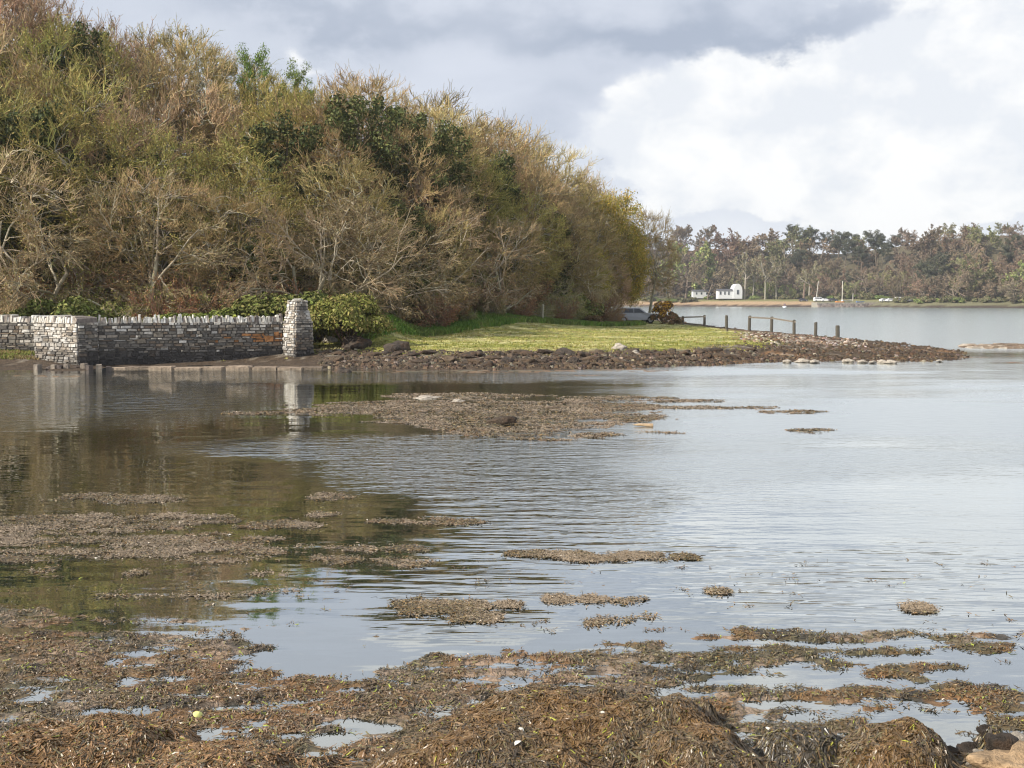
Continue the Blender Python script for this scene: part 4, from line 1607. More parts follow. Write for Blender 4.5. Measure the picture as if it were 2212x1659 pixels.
def car(loc, rz, pname, pcol, label, group=None, van=False):
    root = obj('parked_car', None, label=label, cat='car', group=group, loc=loc, rot=(0, 0, rz))
    L, W = 4.2, 1.74
    if van:
        prof = [(-2.2, .35), (-2.22, 1.0), (-2.1, 1.9), (-1.9, 2.02), (1.1, 2.02), (1.55, 1.35), (2.2, 1.05), (2.28, .4)]
        win = [(.15, 1.25), (.15, 1.80), (.98, 1.80), (1.38, 1.27)]
        wins = [win, [(-1.85, 1.3), (-1.8, 1.8), (-.05, 1.8), (-.05, 1.25)]]
    else:
        prof = [(-2.08, .35), (-2.1, .85), (-1.95, .98), (-1.5, 1.38), (-1.0, 1.47), (.25, 1.45), (.95, 1.0), (1.75, .88), (2.05, .68), (2.1, .35)]
        wins = [[(-1.45, 1.0), (-1.22, 1.33), (-.35, 1.38), (-.35, 1.0)], [(-.27, 1.0), (-.27, 1.38), (.22, 1.36), (.72, 1.0)]]
    g = Geo()
    n = len(prof)
    V = []
    for yy in (-1, -.86, .86, 1):
        for (x, z) in prof:
            tum = max(0, z - .9) * .17
            k = 1.0 if abs(yy) < 1 else .97
            V.append((x * k, (yy if abs(yy) == 1 else yy * 1.0) * (W / 2) - np.sign(yy) * tum, z - (0 if abs(yy) < 1 else .03)))
    Q = []
    for r in range(3):
        for i in range(n):
            j = (i + 1) % n
            Q.append((r * n + i, r * n + j, r * n + n + j, r * n + n + i))
    g.add(V, Q, col=pcol)
    F = [tuple(range(n)), tuple(range(3 * n, 4 * n))[::-1]]
    me = mesh_np('body', np.concatenate(g.V), [np.array(Q), np.array([F[0]]), np.array([F[1]])], paint(pname, pcol), np.concatenate(g.C), False)
    obj('body', me, root)
    glass = paint('dark_glass', (.02, .025, .03), .08, .6)
    for w in wins:
        for s in (-1, 1):
            V = [(x, s * (W / 2 - max(0, z - .9) * .17 + .012), z) for x, z in w]
            V += [(x, s * (W / 2 - max(0, z - .9) * .17 - .05), z) for x, z in w]
            m = len(w)
            gw = mesh_np('side_window', V, [np.array([list(range(m))])] + [np.array([(i, (i + 1) % m, m + (i + 1) % m, m + i) for i in range(m)])], glass)
            obj('side_window', gw, root)
    a, b = (prof[5], prof[4]) if van else (prof[6], prof[5])
    for nm, a, b in (('windscreen', a, b), ('rear_window', prof[2], prof[3])):
        wy = W / 2 - .14
        nx, nz_ = (b[1] - a[1]), -(b[0] - a[0])
        ln = math.hypot(nx, nz_) or 1
        sgn = 1 if nm == 'windscreen' else -1
        ox, oz = abs(nx / ln) * .015 * sgn, abs(nz_ / ln) * .015
        pts = []
        for t in (.12, .92):
            x = a[0] + (b[0] - a[0]) * t + ox
            z = a[1] + (b[1] - a[1]) * t + oz
            pts.append((x, z))
        V = [(pts[0][0], -wy, pts[0][1]), (pts[0][0], wy, pts[0][1]), (pts[1][0], wy - .08, pts[1][1]), (pts[1][0], -wy + .08, pts[1][1])]
        V += [(x - ox * 2, y, z - oz * 2) for x, y, z in V]
        obj(nm, mesh_np(nm, V, np.array([(0, 1, 2, 3), (4, 5, 1, 0), (5, 6, 2, 1), (6, 7, 3, 2), (7, 4, 0, 3)]), glass), root)
    tyre = paint('tyre_rubber', (.02, .02, .02), .8, .2)
    rim = paint('wheel_rim', (.4, .4, .42), .4, .5)
    for x in (-1.3, 1.32):
        for s in (-1, 1):
            V, Q = [], []
            for k, (r, yy) in enumerate(((.20, .02), (.31, .0), (.33, .04), (.33, .17), (.30, .21))):
                for i in range(16):
                    t = i * math.pi / 8
                    V.append((math.cos(t) * r, s * (-yy), math.sin(t) * r))
            for k in range(4):
                for i in range(16):
                    Q.append((k * 16 + i, k * 16 + (i + 1) % 16, k * 16 + 16 + (i + 1) % 16, k * 16 + 16 + i))
            w = obj('wheel', mesh_np('wheel', V, np.array(Q), tyre), root, loc=(x, s * (W / 2 + .02), .33))
            V = [(0, 0, 0)] + [(math.cos(i * math.pi / 8) * .21, 0, math.sin(i * math.pi / 8) * .21) for i in range(16)]
            obj('rim', mesh_np('rim', V, np.array([(0, i + 1, (i + 1) % 16 + 1) for i in range(16)]), rim), w, loc=(0, s * -.015, 0))
    for s in (-1, 1):
        for nm, x, z, c in (('headlight', 2.05 if not van else 2.25, .68 if not van else .9, (.7, .7, .68)), ('tail_light', -2.1 if not van else -2.22, .75 if not van else 1.0, (.4, .03, .02))):
            V = [(x + dx, s * W * .36 + dy, z + dz) for dx in (-.04, .02) for dy in (-.14, .14) for dz in (-.06, .06)]
            obj(nm, mesh_np(nm, V, np.array([(0, 1, 3, 2), (4, 6, 7, 5), (0, 4, 5, 1), (2, 3, 7, 6), (1, 5, 7, 3), (0, 2, 6, 4)]), paint(nm, c, .2)), root)
    return root


p = at(1370, 682, 96)
car((p[0], 96, hz(p[0], 96) + .02), .2, 'grey_paint', (.30, .31, .33), 'pale grey car half hidden between the wood and the gorse bush')

# ------------------------------------------------------------------ seaweed
WEED = M("seaweed", rough=.52, nscale=30, namt=.45, bump=(70, .7, .02), spec=.5, world=True)
FROND = M("seaweed_fronds", rough=.38, spec=.5)
WCOL = np.array([(.15, .088, .034), (.12, .095, .042), (.085, .066, .04), (.20, .125, .045), (.055, .046, .034), (.17, .145, .07), (.24, .18, .11)])


def fronds(name_geo, rng, x, y, hfun, length, width, cols, lift=.012, seg=3, curl=.35, upright=0.0):
    """ribbons lying over a surface"""
    n = len(x)
    a = fbm(x, y, 2.6, 3, 31.0) * 18 + rng.normal(0, .55, n) + (rng.random(n) < .5) * math.pi
    L = length * rng.uniform(.4, 1.6, n)
    w = width * rng.uniform(.6, 1.4, n)
    P = []
    px, py = x.copy(), y.copy()
    for k in range(seg + 1):
        z = hfun(px, py) + lift * rng.uniform(.1, 1.3, n) + upright * k * L / seg * rng.random(n)
        ww = w * (1, 1.1, .9, .45)[k]
        dx, dy = -np.sin(a) * ww, np.cos(a) * ww
        tw = rng.normal(0, .5, n) * ww
        P.append(np.stack([px - dx, py - dy, z - tw], -1))
        P.append(np.stack([px + dx, py + dy, z + tw], -1))
        a = a + rng.normal(0, curl, n)
        px = px + np.cos(a) * L / seg
        py = py + np.sin(a) * L / seg
    V = np.stack(P, 1)
    i = np.arange(n * 2 * (seg + 1)).reshape(n, -1)
    Q = np.concatenate([i[:, [2 * k, 2 * k + 1, 2 * k + 3, 2 * k + 2]] for k in range(seg)])
    c = np.repeat(cols * rng.uniform(.7, 1.3, (n, 1)), 2 * (seg + 1), axis=0)
    name_geo.add(V.reshape(-1, 3), Q, col=c)


# near shore: rounded weed-hung rocks (px, py of the top, distance, half width px, tone, depth)
DOMES = {
    'right_big': [(1240, 1526, 6.0, 330, 1), (1420, 1512, 6.0, 190, 1), (1060, 1590, 5.6, 300, 1), (1500, 1590, 5.6, 240, 1)],
    'dark_mid': [(1735, 1566, 5.95, 110, 4)],
    'round': [(1925, 1580, 5.78, 140, 1)],
    'dark_small': [(2152, 1588, 5.80, 42, 4)],
    'left_orange': [(210, 1590, 5.75, 280, 3), (20, 1612, 5.6, 260, 3), (480, 1648, 5.4, 320, 3)],
}


def dome_params(d):
    px, py, Y, r, tone = d
    p = at(px, py, Y)
    return p[0], Y, p[2], r * Y / 2200


def dome_h(x, y, ds):
    z = np.full(np.shape(x), -9.0)
    for d in ds:
        cx, cy, h, r = dome_params(d)
        wx = (fbm(x, y, 2.2, 4, 4.0) - .5) * .38
        q = ((x + wx - cx) / r) ** 2 + ((y + wx - cy) / max(.30, r * .9)) ** 2
        zz = (h + .10) * np.clip(1 - q, 0, 1) ** .65 - .10 + (fbm(x, y, 3.2, 3, 15.0) - .5) * .13 + (fbm(x, y, 8, 4, 2.0) - .5) * .07
        z = np.maximum(z, np.where(q < 1, zz, -9))
    return z


NEAR_ADD = [(1750, 1375, 210, 13), (2110, 1385, 130, 17), (1500, 1432, 340, 24), (1760, 1428, 260, 26), (1960, 1452, 150, 20), (1290, 1462, 440, 42), (900, 1440, 100, 15),
            (1700, 1500, 270, 26), (2110, 1512, 150, 30), (1500, 1535, 330, 40), (1130, 1510, 300, 40), (250, 1402, 340, 36), (200, 1470, 420, 70), (450, 1500, 420, 55),
            (700, 1560, 640, 62), (1000, 1505, 300, 50), (1800, 1580, 260, 26), (300, 1340, 120, 8), (30, 1340, 150, 18), (1340, 1405, 120, 9), (2190, 1560, 60, 40)]
NEAR_CUT = [(2010, 1562, 145, 26), (1610, 1474, 95, 12), (1950, 1424, 190, 12), (2090, 1460, 140, 16), (790, 1573, 120, 15), (745, 1645, 105, 13), (700, 1425, 190, 34), (340, 1583, 60, 8), (1650, 1520, 70, 10),
            (640, 1378, 120, 24), (1850, 1475, 110, 9), (1240, 1480, 70, 6), (1010, 1475, 70, 6), (520, 1455, 60, 5)]


def near_cover(x, y):
    f = lambda r: 1 - r
    wx = (fbm(x, y, 1.6, 4, 1.0) - .5) * .9
    wy = (fbm(x, y, 1.9, 4, 6.0) - .5) * .6
    a = np.clip(ell(NEAR_ADD, x + wx * .6, y + wy * .7, f), -1, .48)
    b = np.clip(ell(NEAR_CUT, x + wx * .3, y + wy * .3, f), -.6, 1)
    streak = fbm(x * .8, y * 2.0, 4.6, 5, 3.0) - .53
    c = a * .85 + streak * 3.2 - .10 - np.clip(b, 0, 1) * 2.2 + sstep(6.2, 5.5, y) * 1.7
    return c


def near_z(x, y):
    c = near_cover(x, y)
    z = np.clip(c * .03, -.06, .014) + (fbm(x, y, 9, 4, 8.0) - .5) * .03
    g = np.interp(y, [-20, 0, 4.5, 6.2, 7.5], [1.9, 1.1, 0.15, -0.07, -0.14])
    return np.maximum(z, g + .02)


def any_z(x, y):
    z = near_z(x, y)
    for ds in DOMES.values():
        z = np.maximum(z, dome_h(x, y, ds))
    return z


def weed_cols(x, y, rng=None, tone=None, n=None):
    t = fbm(x, y, 1.3, 4, 2.0)
    u = fbm(x, y, 4.0, 3, 7.0)
    c = np.zeros(np.shape(x) + (3,))
    a = sstep(.38, .62, t)[..., None]
    c = np.array((.085, .072, .036)) * (1 - a) + np.array((.185, .10, .040)) * a
    b = sstep(.55, .72, u)[..., None]
    c = c * (1 - b) + np.array((.045, .037, .025)) * b
    return c


def grid_patch(x0, x1, y0, y1, res, zf, keep, name, label, colf, mat, kind='stuff', cat='seaweed', rows=None):
    xs = np.arange(x0, x1, res)
    ys = np.arange(y0, y1, res) if rows is None else rows
    X, Y = np.meshgrid(xs, ys)
    Z = zf(X, Y)
    k = keep(X, Y, Z)
    i = np.arange(X.size).reshape(X.shape)
    F = np.stack([i[:-1, :-1], i[:-1, 1:], i[1:, 1:], i[1:, :-1]], -1)
    kk = k[:-1, :-1] | k[:-1, 1:] | k[1:, 1:] | k[1:, :-1]
    F = F[kk]
    used = np.unique(F)
    re = np.full(X.size, -1)
    re[used] = np.arange(len(used))
    V = np.stack([X, Y, Z], -1).reshape(-1, 3)[used]
    c = colf(X, Y).reshape(-1, 3)[used]
    return mesh_np(name, V, re[F], mat, c, smooth=True)


def pinkish(X, Y):
    c = weed_cols(X, Y)
    t = (sstep(.48, .66, fbm(X, Y, 2.4, 4, 11.0)) * .75 * sstep(5.4, 6.2, Y))[..., None]
    return c * (1 - t) + np.array((.34, .25, .18)) * t  # patches of pinkish sky sheen mixed into the weed colour


me = grid_patch(-4.6, 4.8, 4.6, 10.8, .022, near_z, lambda X, Y, Z: Z > -.004, "shore_seaweed", "", pinkish, WEED)
obj('shore_seaweed', me, label='carpet of wet brown seaweed spread over the shallows in the foreground', cat='seaweed', kind='stuff')
rng = np.random.default_rng(200)
g = Geo()
n = 170000
yy = 4.9 + 5.6 * rng.random(n) ** 1.25
xx = rng.uniform(-.62, .62, n) * yy
c = near_cover(xx, yy)
clump = fbm(xx, yy, 7.0, 3, 12.0)
k = (c + rng.normal(0, .22, n) + (clump - .5) * 1.6 > .10)
xx, yy = xx[k], yy[k]
base = weed_cols(xx, yy)
pick = rng.random(len(xx))
base = base * (1 - (xx < 1)[:, None] * .5) + np.array((.20, .145, .10)) * (xx < 1)[:, None] * .5
cc = np.where((pick < .45)[:, None], base * 1.15, WCOL[rng.integers(0, len(WCOL), len(xx))])
cc = np.where((pick > .975)[:, None], np.array((.30, .34, .05)), cc)
fronds(g, rng, xx, yy, lambda a, b: np.maximum(near_z(a, b), .0), .048, .0034, cc, lift=.011, upright=.05)
obj('seaweed_fronds', g.mesh('seaweed_fronds', FROND), label='loose brown and olive seaweed fronds lying over the foreground shallows', cat='seaweed', kind='stuff')

DLAB = {'right_big': 'largest foreground rock, a long hump hung with brown seaweed right of centre', 'dark_mid': 'low dark weed-covered rock between the long hump and the round one',
        'round': 'round foreground rock draped in orange-brown seaweed near the bottom right', 'dark_small': 'small black-brown weedy rock in the bottom right corner',
        'left_orange': 'low orange-brown weed-covered rocks in the bottom left corner'}
for key, ds in DOMES.items():
    P = [dome_params(d) for d in ds]
    x0 = min(p[0] - p[3] for p in P) - .1
    x1 = max(p[0] + p[3] for p in P) + .1
    y0 = min(p[1] - max(.3, p[3] * .9) for p in P) - .1
    y1 = max(p[1] + max(.3, p[3] * .9) for p in P) + .1
    tone = ds[0][4]
    tint = {1: (.088, .060, .032), 4: (.05, .041, .030), 3: (.175, .100, .045)}[tone]

    def colf(X, Y, tint=tint):
        c = weed_cols(X, Y)
        return c * .4 + np.array(tint) * .6
    zf = lambda X, Y, ds=ds: dome_h(X, Y, ds)
    root = obj('weed_covered_rock', grid_patch(x0, x1, y0, y1, .02, zf, lambda X, Y, Z: Z > -.3, "weed_covered_rock", "", colf, WEED), label=DLAB[key], cat='rock')
    g = Geo()
    area = (x1 - x0) * (y1 - y0)
    n = int(area * 15000)
    xx = rng.uniform(x0, x1, n)
    yy = rng.uniform(y0, y1, n)
    k = dome_h(xx, yy, ds) > 0.0
    xx, yy = xx[k], yy[k]
    pick = rng.random(len(xx))
    t = np.array(tint)
    cc = np.where((pick < .6)[:, None], t * rng.uniform(.7, 1.9, (len(xx), 1)), WCOL[rng.integers(0, len(WCOL), len(xx))])
    oc = sstep(.5, .62, fbm(xx, yy, 3.5, 3, 21.0))[:, None] * (0 if tone == 4 else 1)
    cc = cc * (1 - oc * .5) + np.array((.21, .11, .035)) * oc * .5
    cc = np.where((pick > .985)[:, None], np.array((.33, .33, .05)), cc)
    fronds(g, rng, xx, yy, lambda a, b, ds=ds: np.maximum(dome_h(a, b, ds), near_z(a, b)), .105, .0037, cc, lift=.02)
    obj('seaweed', g.mesh('seaweed', FROND), root)['kind'] = 'stuff'

tanrock = rock_mesh(130, flat=.62, cols=((.42, .29, .17),), mat=ROCKP, rough=.5, sub=4)
p = at(2195, 1622, 5.45)
obj('tan_rock', tanrock, label='bare tan rock at the very bottom right corner', cat='rock', loc=(p[0], 5.42, p[2] - .10), rot=(0, .2, .7), scale=(.24, .2, .17))
for i, (px, py) in enumerate([(2075, 1600), (2100, 1612), (2125, 1630), (2060, 1618), (2090, 1640), (2165, 1650), (2205, 1590), (2130, 1608), (2060, 1640)]):
    p = gp(px, py, .04)
    s = .035 + .02 * ((i * 7) % 4)
    obj('pebble', (rockp[i % 3], rocks[i % 6])[i % 2], label=('pale pebble', 'dark pebble')[i % 2] + ' lying beside the tan rock at the bottom right', cat='pebble', group='pebbles by the tan rock', loc=(p[0], p[1], any_z(np.array([p[0]]), np.array([p[1]]))[0] + .012), rot=(0, 0, i), scale=s)

SHELL = M("shell", color=(.72, .68, .58), rough=.5, nscale=20, namt=.15)


def shell(px, py, s, label, col=None):
    g = Geo()
    V, Q = [], []
    for k, r in enumerate((.05, .55, .85, 1.0)):
        for i in range(12):
            a = i * math.pi / 6
            rr = r * (1 + .06 * (i % 2))
            V.append((math.cos(a) * rr * 1.15, math.sin(a) * rr, (1 - r * r) * .6))
    for k in range(3):
        for i in range(12):
            Q.append((k * 12 + i, k * 12 + (i + 1) % 12, k * 12 + 12 + (i + 1) % 12, k * 12 + 12 + i))
    g.add(V, Q)
    g.add([V[i] for i in range(12)], T=[(0, i, i + 1) for i in range(1, 11)])
    d = ray(px, py)
    t = np.linspace(4.5, 9, 500)
    h = any_z(d[0] * t, d[1] * t)
    j = np.argmax(EYE + d[2] * t < np.maximum(h, 0))
    mt = SHELL if col is None else M("pebble_colour", color=col, rough=.6, nscale=20, namt=.1)
    obj('shell' if col is None else 'yellow_pebble', g.mesh('shell', mt, True), label=label, cat='shell' if col is None else 'pebble',
        loc=(d[0] * t[j], d[1] * t[j], max(h[j], 0) + .014), rot=(.5, .2, px), scale=s)


shell(1299, 1548, .023, 'white shell near the top of the long weedy hump')
shell(1124, 1584, .019, 'cream shell on the left part of the long weedy hump')
shell(1116, 1614, .026, 'grey-white shell lowest on the long weedy hump')
shell(1660, 1580, .021, 'pale shell in front of the low dark weedy rock')
shell(428, 1549, .030, 'bright yellow-green pebble in the weed at the lower left', (.72, .74, .25))

# floating mats further out
MATS = {
    'floating_seaweed_left': ('scattered drifting patches of seaweed on the dark water at the left', 9.2, 17,
        [(220, 1078, 170, 8), (200, 1130, 220, 20), (90, 1160, 200, 24), (400, 1170, 200, 16), (300, 1195, 330, 16), (60, 1205, 180, 12), (450, 1207, 130, 6), (720, 1210, 60, 10),
         (620, 1135, 90, 9), (720, 1073, 50, 8), (460, 1125, 60, 7), (920, 1125, 120, 6), (780, 1182, 160, 5), (880, 1213, 50, 5), (620, 1236, 60, 7), (310, 1236, 36, 5), (410, 1262, 60, 4),
         (60, 1234, 30, 8), (430, 1290, 68, 10), (280, 1285, 60, 7), (220, 1310, 55, 8), (560, 1280, 70, 4), (690, 1290, 70, 12), (60, 1332, 110, 14), (390, 1350, 90, 8), (200, 1300, 40, 5), (700, 1112, 30, 5),
         (100, 1182, 40, 5), (320, 1320, 40, 4), (870, 1395, 20, 2)]),
    'floating_seaweed_right': ('thin drifting seaweed patches on the pale water right of centre', 8.4, 14,
        [(1330, 1203, 130, 9), (1460, 1203, 60, 8), (1200, 1196, 90, 4), (950, 1315, 80, 16), (1020, 1340, 50, 6), (1320, 1295, 70, 5), (1210, 1297, 30, 3), (1340, 1340, 60, 6), (1320, 1355, 60, 4),
         (1100, 1312, 36, 4), (1090, 1386, 60, 5), (1560, 1280, 32, 6), (2000, 1320, 30, 6), (1400, 1378, 60, 4), (880, 1300, 60, 5), (730, 1410, 40, 5), (620, 1410, 26, 3)]),
    'seaweed_bed': ('broad brown bed of seaweed breaking the water off the gate pillar', 16.5, 30,
        [(1000, 880, 330, 16), (1120, 905, 300, 22), (860, 885, 220, 12), (1240, 880, 180, 14), (740, 890, 130, 6), (1100, 930, 150, 12), (1250, 940, 90, 6), (1330, 862, 120, 6), (1000, 855, 160, 6),
         (1560, 880, 120, 4), (1710, 890, 70, 4), (1745, 930, 50, 4), (1480, 866, 80, 3), (1380, 900, 60, 4), (1180, 950, 80, 4), (1420, 936, 60, 2), (560, 893, 120, 3)]),
    'seaweed_fringe': ('thin dark lines of seaweed along the far shoreline of the bay', 36, 50,
        [(1050, 802, 300, 3), (1300, 800, 180, 3), (2110, 771, 100, 2.2), (2190, 784, 50, 2), (1240, 811, 90, 1.5), (100, 812, 70, 2)]),
}
for nm, (lab, y0, y1, lst) in MATS.items():
    rng = np.random.default_rng(len(nm))
    far_ = nm in ('seaweed_bed', 'seaweed_fringe')
    us = np.arange(-.56, .56, .0011 if not far_ else .0012)
    ys = np.geomspace(y0, y1, int(math.log(y1 / y0) / (.0032 if not far_ else .0040)))
    U, Y = np.meshgrid(us, ys)
    X = U * Y
    wx = (fbm(X, Y, 1.2, 4, 1.5) - .5) * 1.1
    wy = (fbm(X, Y, 1.5, 4, 7.5) - .5) * (.7 if not far_ else 1.0)
    f = lambda r: 1 - r
    cv = np.clip(ell(lst, X + wx * .45, Y + wy * .6, f) * 1.5, -4, .30 if nm != 'seaweed_bed' else .42)
    cv = cv + (fbm(X * .55, Y * 2.3, 3.4 if not far_ else 2.0, 5, 3.0) - .5) * (3.4 if nm == 'floating_seaweed_left' else 4.0 if nm == 'floating_seaweed_right' else 3.6) - (.20 if nm == 'seaweed_bed' else .30)
    Z = np.clip(cv * .02, -.03, .003) + (fbm(X, Y, 11 if not far_ else 5, 3, 8.0) - .5) * .030
    k = (Z > -.002) & (cv > -.05)
    i = np.arange(X.size).reshape(X.shape)
    F = np.stack([i[:-1, :-1], i[:-1, 1:], i[1:, 1:], i[1:, :-1]], -1)
    kk = k[:-1, :-1] | k[:-1, 1:] | k[1:, 1:] | k[1:, :-1]
    F = F[kk]
    used = np.unique(F)
    re = np.full(X.size, -1)
    re[used] = np.arange(len(used))
    c = weed_cols(X, Y) * 1.0
    t = sstep(.42, .60, fbm(X, Y, 2.4, 3, 5.0))[..., None] * (.75 if nm != 'seaweed_fringe' else .2)
    c = c * (1 - t) + np.array((.27, .205, .15)) * t  # pale pinkish sheen of the sky put into the mats' colour
    me = mesh_np(nm, np.stack([X, Y, Z], -1).reshape(-1, 3)[used], re[F], WEED, c.reshape(-1, 3)[used], smooth=True)
    o = obj('floating_seaweed' if nm.startswith('floating') else nm, me, label=lab, cat='seaweed', kind='stuff')
    if nm != 'seaweed_fringe':
        g = Geo()
        idx = np.flatnonzero((cv + rng.normal(0, .16, cv.shape) > .02).ravel())
        w = (Y.ravel()[idx]) ** 2
        n = 30000
        sel = rng.choice(idx, n, p=w / w.sum())
        xx = X.ravel()[sel] + rng.normal(0, .02, n)
        yy = Y.ravel()[sel] + rng.normal(0, .05, n)
        s = 1.0 if not far_ else 1.9
        cc = WCOL[rng.integers(0, len(WCOL), n)] * rng.uniform(.6, 1.4, (n, 1))
        cc = np.where((fbm(xx, yy, 1.7, 3, 41.0) + rng.normal(0, .1, n) > .5)[:, None], np.array((.25, .19, .125)), cc)
        fronds(g, rng, xx, yy, lambda a, b: np.zeros_like(a) + .004, .045 * s, .0042 * s, cc, lift=.007 * s, upright=.035)
        obj('fronds', g.mesh('fronds', FROND), o)['kind'] = 'stuff'

# flat stones and driftwood among the weed
for px, py, sx_, sy_, lab in [(925, 860, .62, .5, 'larger flat pale stone awash in the seaweed bed'), (990, 868, .30, .35, 'smaller flat pale stone awash in the seaweed bed')]:
    p = gp(px, py)
    obj('flat_stone', rockp[0], label=lab, cat='stone', loc=(p[0], p[1], .01), rot=(0, 0, .3), scale=(sx_ * .6, sy_ * .6, .11))
for px, py, s in [(1085, 915, .22)]:
    p = gp(px, py)
    obj('weedy_stone', rocks[2], label='small brown stone standing out of the seaweed bed', cat='stone', loc=(p[0], p[1], .02), scale=(s * 1.3, s, s))
g = Geo()
rng = np.random.default_rng(140)
p = gp(1390, 922)
pts = np.array([[(-.27, 0, .05), (-.12, .01, .055), (.05, 0, .05), (.20, -.01, .045), (.26, -.01, .045)]])
tube_geo(g, pts, np.array([[.015, .038, .045, .055, .05]]), 9, np.array([[.36, .26, .16]]))
g.add([pts[0, -1] + np.array([.002, math.cos(a) * .048, math.sin(a) * .048]) for a in np.linspace(0, 6.28, 9)[:-1]], T=[(0, i, i + 1) for i in range(1, 7)], col=(.10, .06, .04))
obj('driftwood', g.mesh('driftwood', WOODM, True), label='short tan piece of driftwood floating right of the seaweed bed', cat='driftwood', loc=(p[0], p[1], 0), rot=(0, 0, -.15), scale=.8)


# ------------------------------------------------------------------ the far shore
def far_pt(px, fd):
    """world point on the far side, fd metres behind its waterline"""
    u = (px - 1106) / 2200
    y = 420.0
    for _ in range(12):
        y = float(far_line(np.array([u * y]))[0]) + fd
    x = u * y
    return x, y, hz(x, y)


FTW = dict(minr=.055)
mauve = ((.27, .19, .13), (.31, .22, .145), (.23, .165, .115))
fbrown = ((.26, .20, .13), (.30, .22, .15), (.22, .17, .12))
folive = ((.22, .21, .11), (.26, .23, .12), (.18, .18, .10))


def far_tree(seed, tw, budc, n=6.0, H=17, spread=.6, ks=(7, 7, 6, 4), bs=.24, t0=.24):
    return bare_tree(seed, H, spread, 1, ks=ks, limb=(.19, .155, .12), twig=tw, up=.07, buds=n, budc=budc, bud_s=bs, trunk_t0=t0, **FTW)


FAR = {
    'mauve': far_tree(301, mauve, mauve), 'brown': far_tree(302, fbrown, fbrown), 'mauve2': far_tree(303, mauve, ((.26, .20, .14), (.22, .18, .13)), spread=.8),
    'olive': far_tree(304, folive, ((.20, .20, .09), (.25, .24, .11)), n=3), 'green': far_tree(305, folive, ((.22, .26, .09), (.27, .29, .11), (.17, .21, .08)), n=5, H=13),
    'pine': evergreen(306, 17, 5.2, n=5500, cols=((.075, .085, .055), (.10, .10, .065)), size=.20, nl=30, z0=.62, layered=True),
    'dark': evergreen(307, 14, 4.6, n=7000, cols=((.085, .09, .06), (.11, .11, .07)), size=.22, nl=40),
    'talltrunk': bare_tree(308, 17, .35, 1, ks=(6, 6, 6, 4), limb=(.34, .30, .25), twig=folive, up=.09, buds=2, budc=((.24, .22, .12), (.27, .21, .14)), bud_s=.2, trunk_t0=.72, r0=.30, lv1=.34, **FTW),
}
# taller trunk for the shore trees: branches only near the top
FZ = {k: max(v.co.z for me in d.values() for v in me.vertices) for k, d in FAR.items()}
FLAB = {'mauve': ('rounded bare purplish-brown tree', 'bare tree'), 'mauve2': ('broad bare purplish-brown tree', 'bare tree'), 'brown': ('bare brown tree', 'bare tree'),
        'olive': ('olive-brown budding tree', 'budding tree'), 'green': ('small pale green leafing tree', 'leafing tree'), 'pine': ('dark flat-topped pine', 'pine tree'),
        'dark': ('dark evergreen', 'evergreen tree'), 'talltrunk': ('tall bare tree with a long pale trunk', 'bare tree')}
ZONES = ['behind the far shore', 'in the middle of the far wood', 'on the ridge of the far wood']
FSIL = np.array([(1380, 500), (1430, 492), (1480, 482), (1570, 482), (1640, 492), (1690, 480), (1760, 500), (1850, 505), (1900, 512), (1930, 500), (1970, 482), (2050, 486), (2100, 484), (2212, 488), (2300, 484)], float)
rng = np.random.default_rng(310)
for ri, fd0 in enumerate((30, 46, 64, 84, 104, 124, 146)):
    u = 1358 + (ri % 2) * 20
    while u < 2290:
        px = u + rng.uniform(-12, 12)
        u += 39
        fd = fd0 + rng.uniform(-6, 6)
        if px > 1960:
            fd -= 14
        if ri == 0 and px < 1960:
            continue
        if ri == 1 and px < 1640:
            continue
        x, y, z = far_pt(px, fd)
        r = rng.random()
        kd = 'mauve' if r < .26 else 'mauve2' if r < .45 else 'brown' if r < .68 else 'olive' if r < .82 else 'dark' if r < .86 else 'green' if r < .91 else 'brown'
        if ri >= 4 and 1700 < px < 1930 and rng.random() < .8:
            kd = 'pine'
        if ri >= 5 and kd in ('green', 'dark') or (px < 1600 and kd == 'dark'):
            kd = 'mauve'
        s = rng.uniform(.82, 1.12) * (.8 if ri < 2 else 1)
        if ri >= 5:
            zt = EYE + (650 - np.interp(px, FSIL[:, 0], FSIL[:, 1])) / 2200 * y
            s = float(np.clip((zt - z) / FZ[kd], .6, 1.5)) * rng.uniform(.93, 1.04)
        zone = ZONES[0 if ri < 2 else 1 if ri < 5 else 2]
        lab, cat = FLAB[kd]
        wide = s * (1.18 if kd != 'pine' else 1.0)
        plant(cat.replace(' ', '_'), FAR[kd], (x, y, z - .2), rng.uniform(0, 6.28), (wide, wide, s), lab + ' ' + zone, cat, 'trees of the far wood')
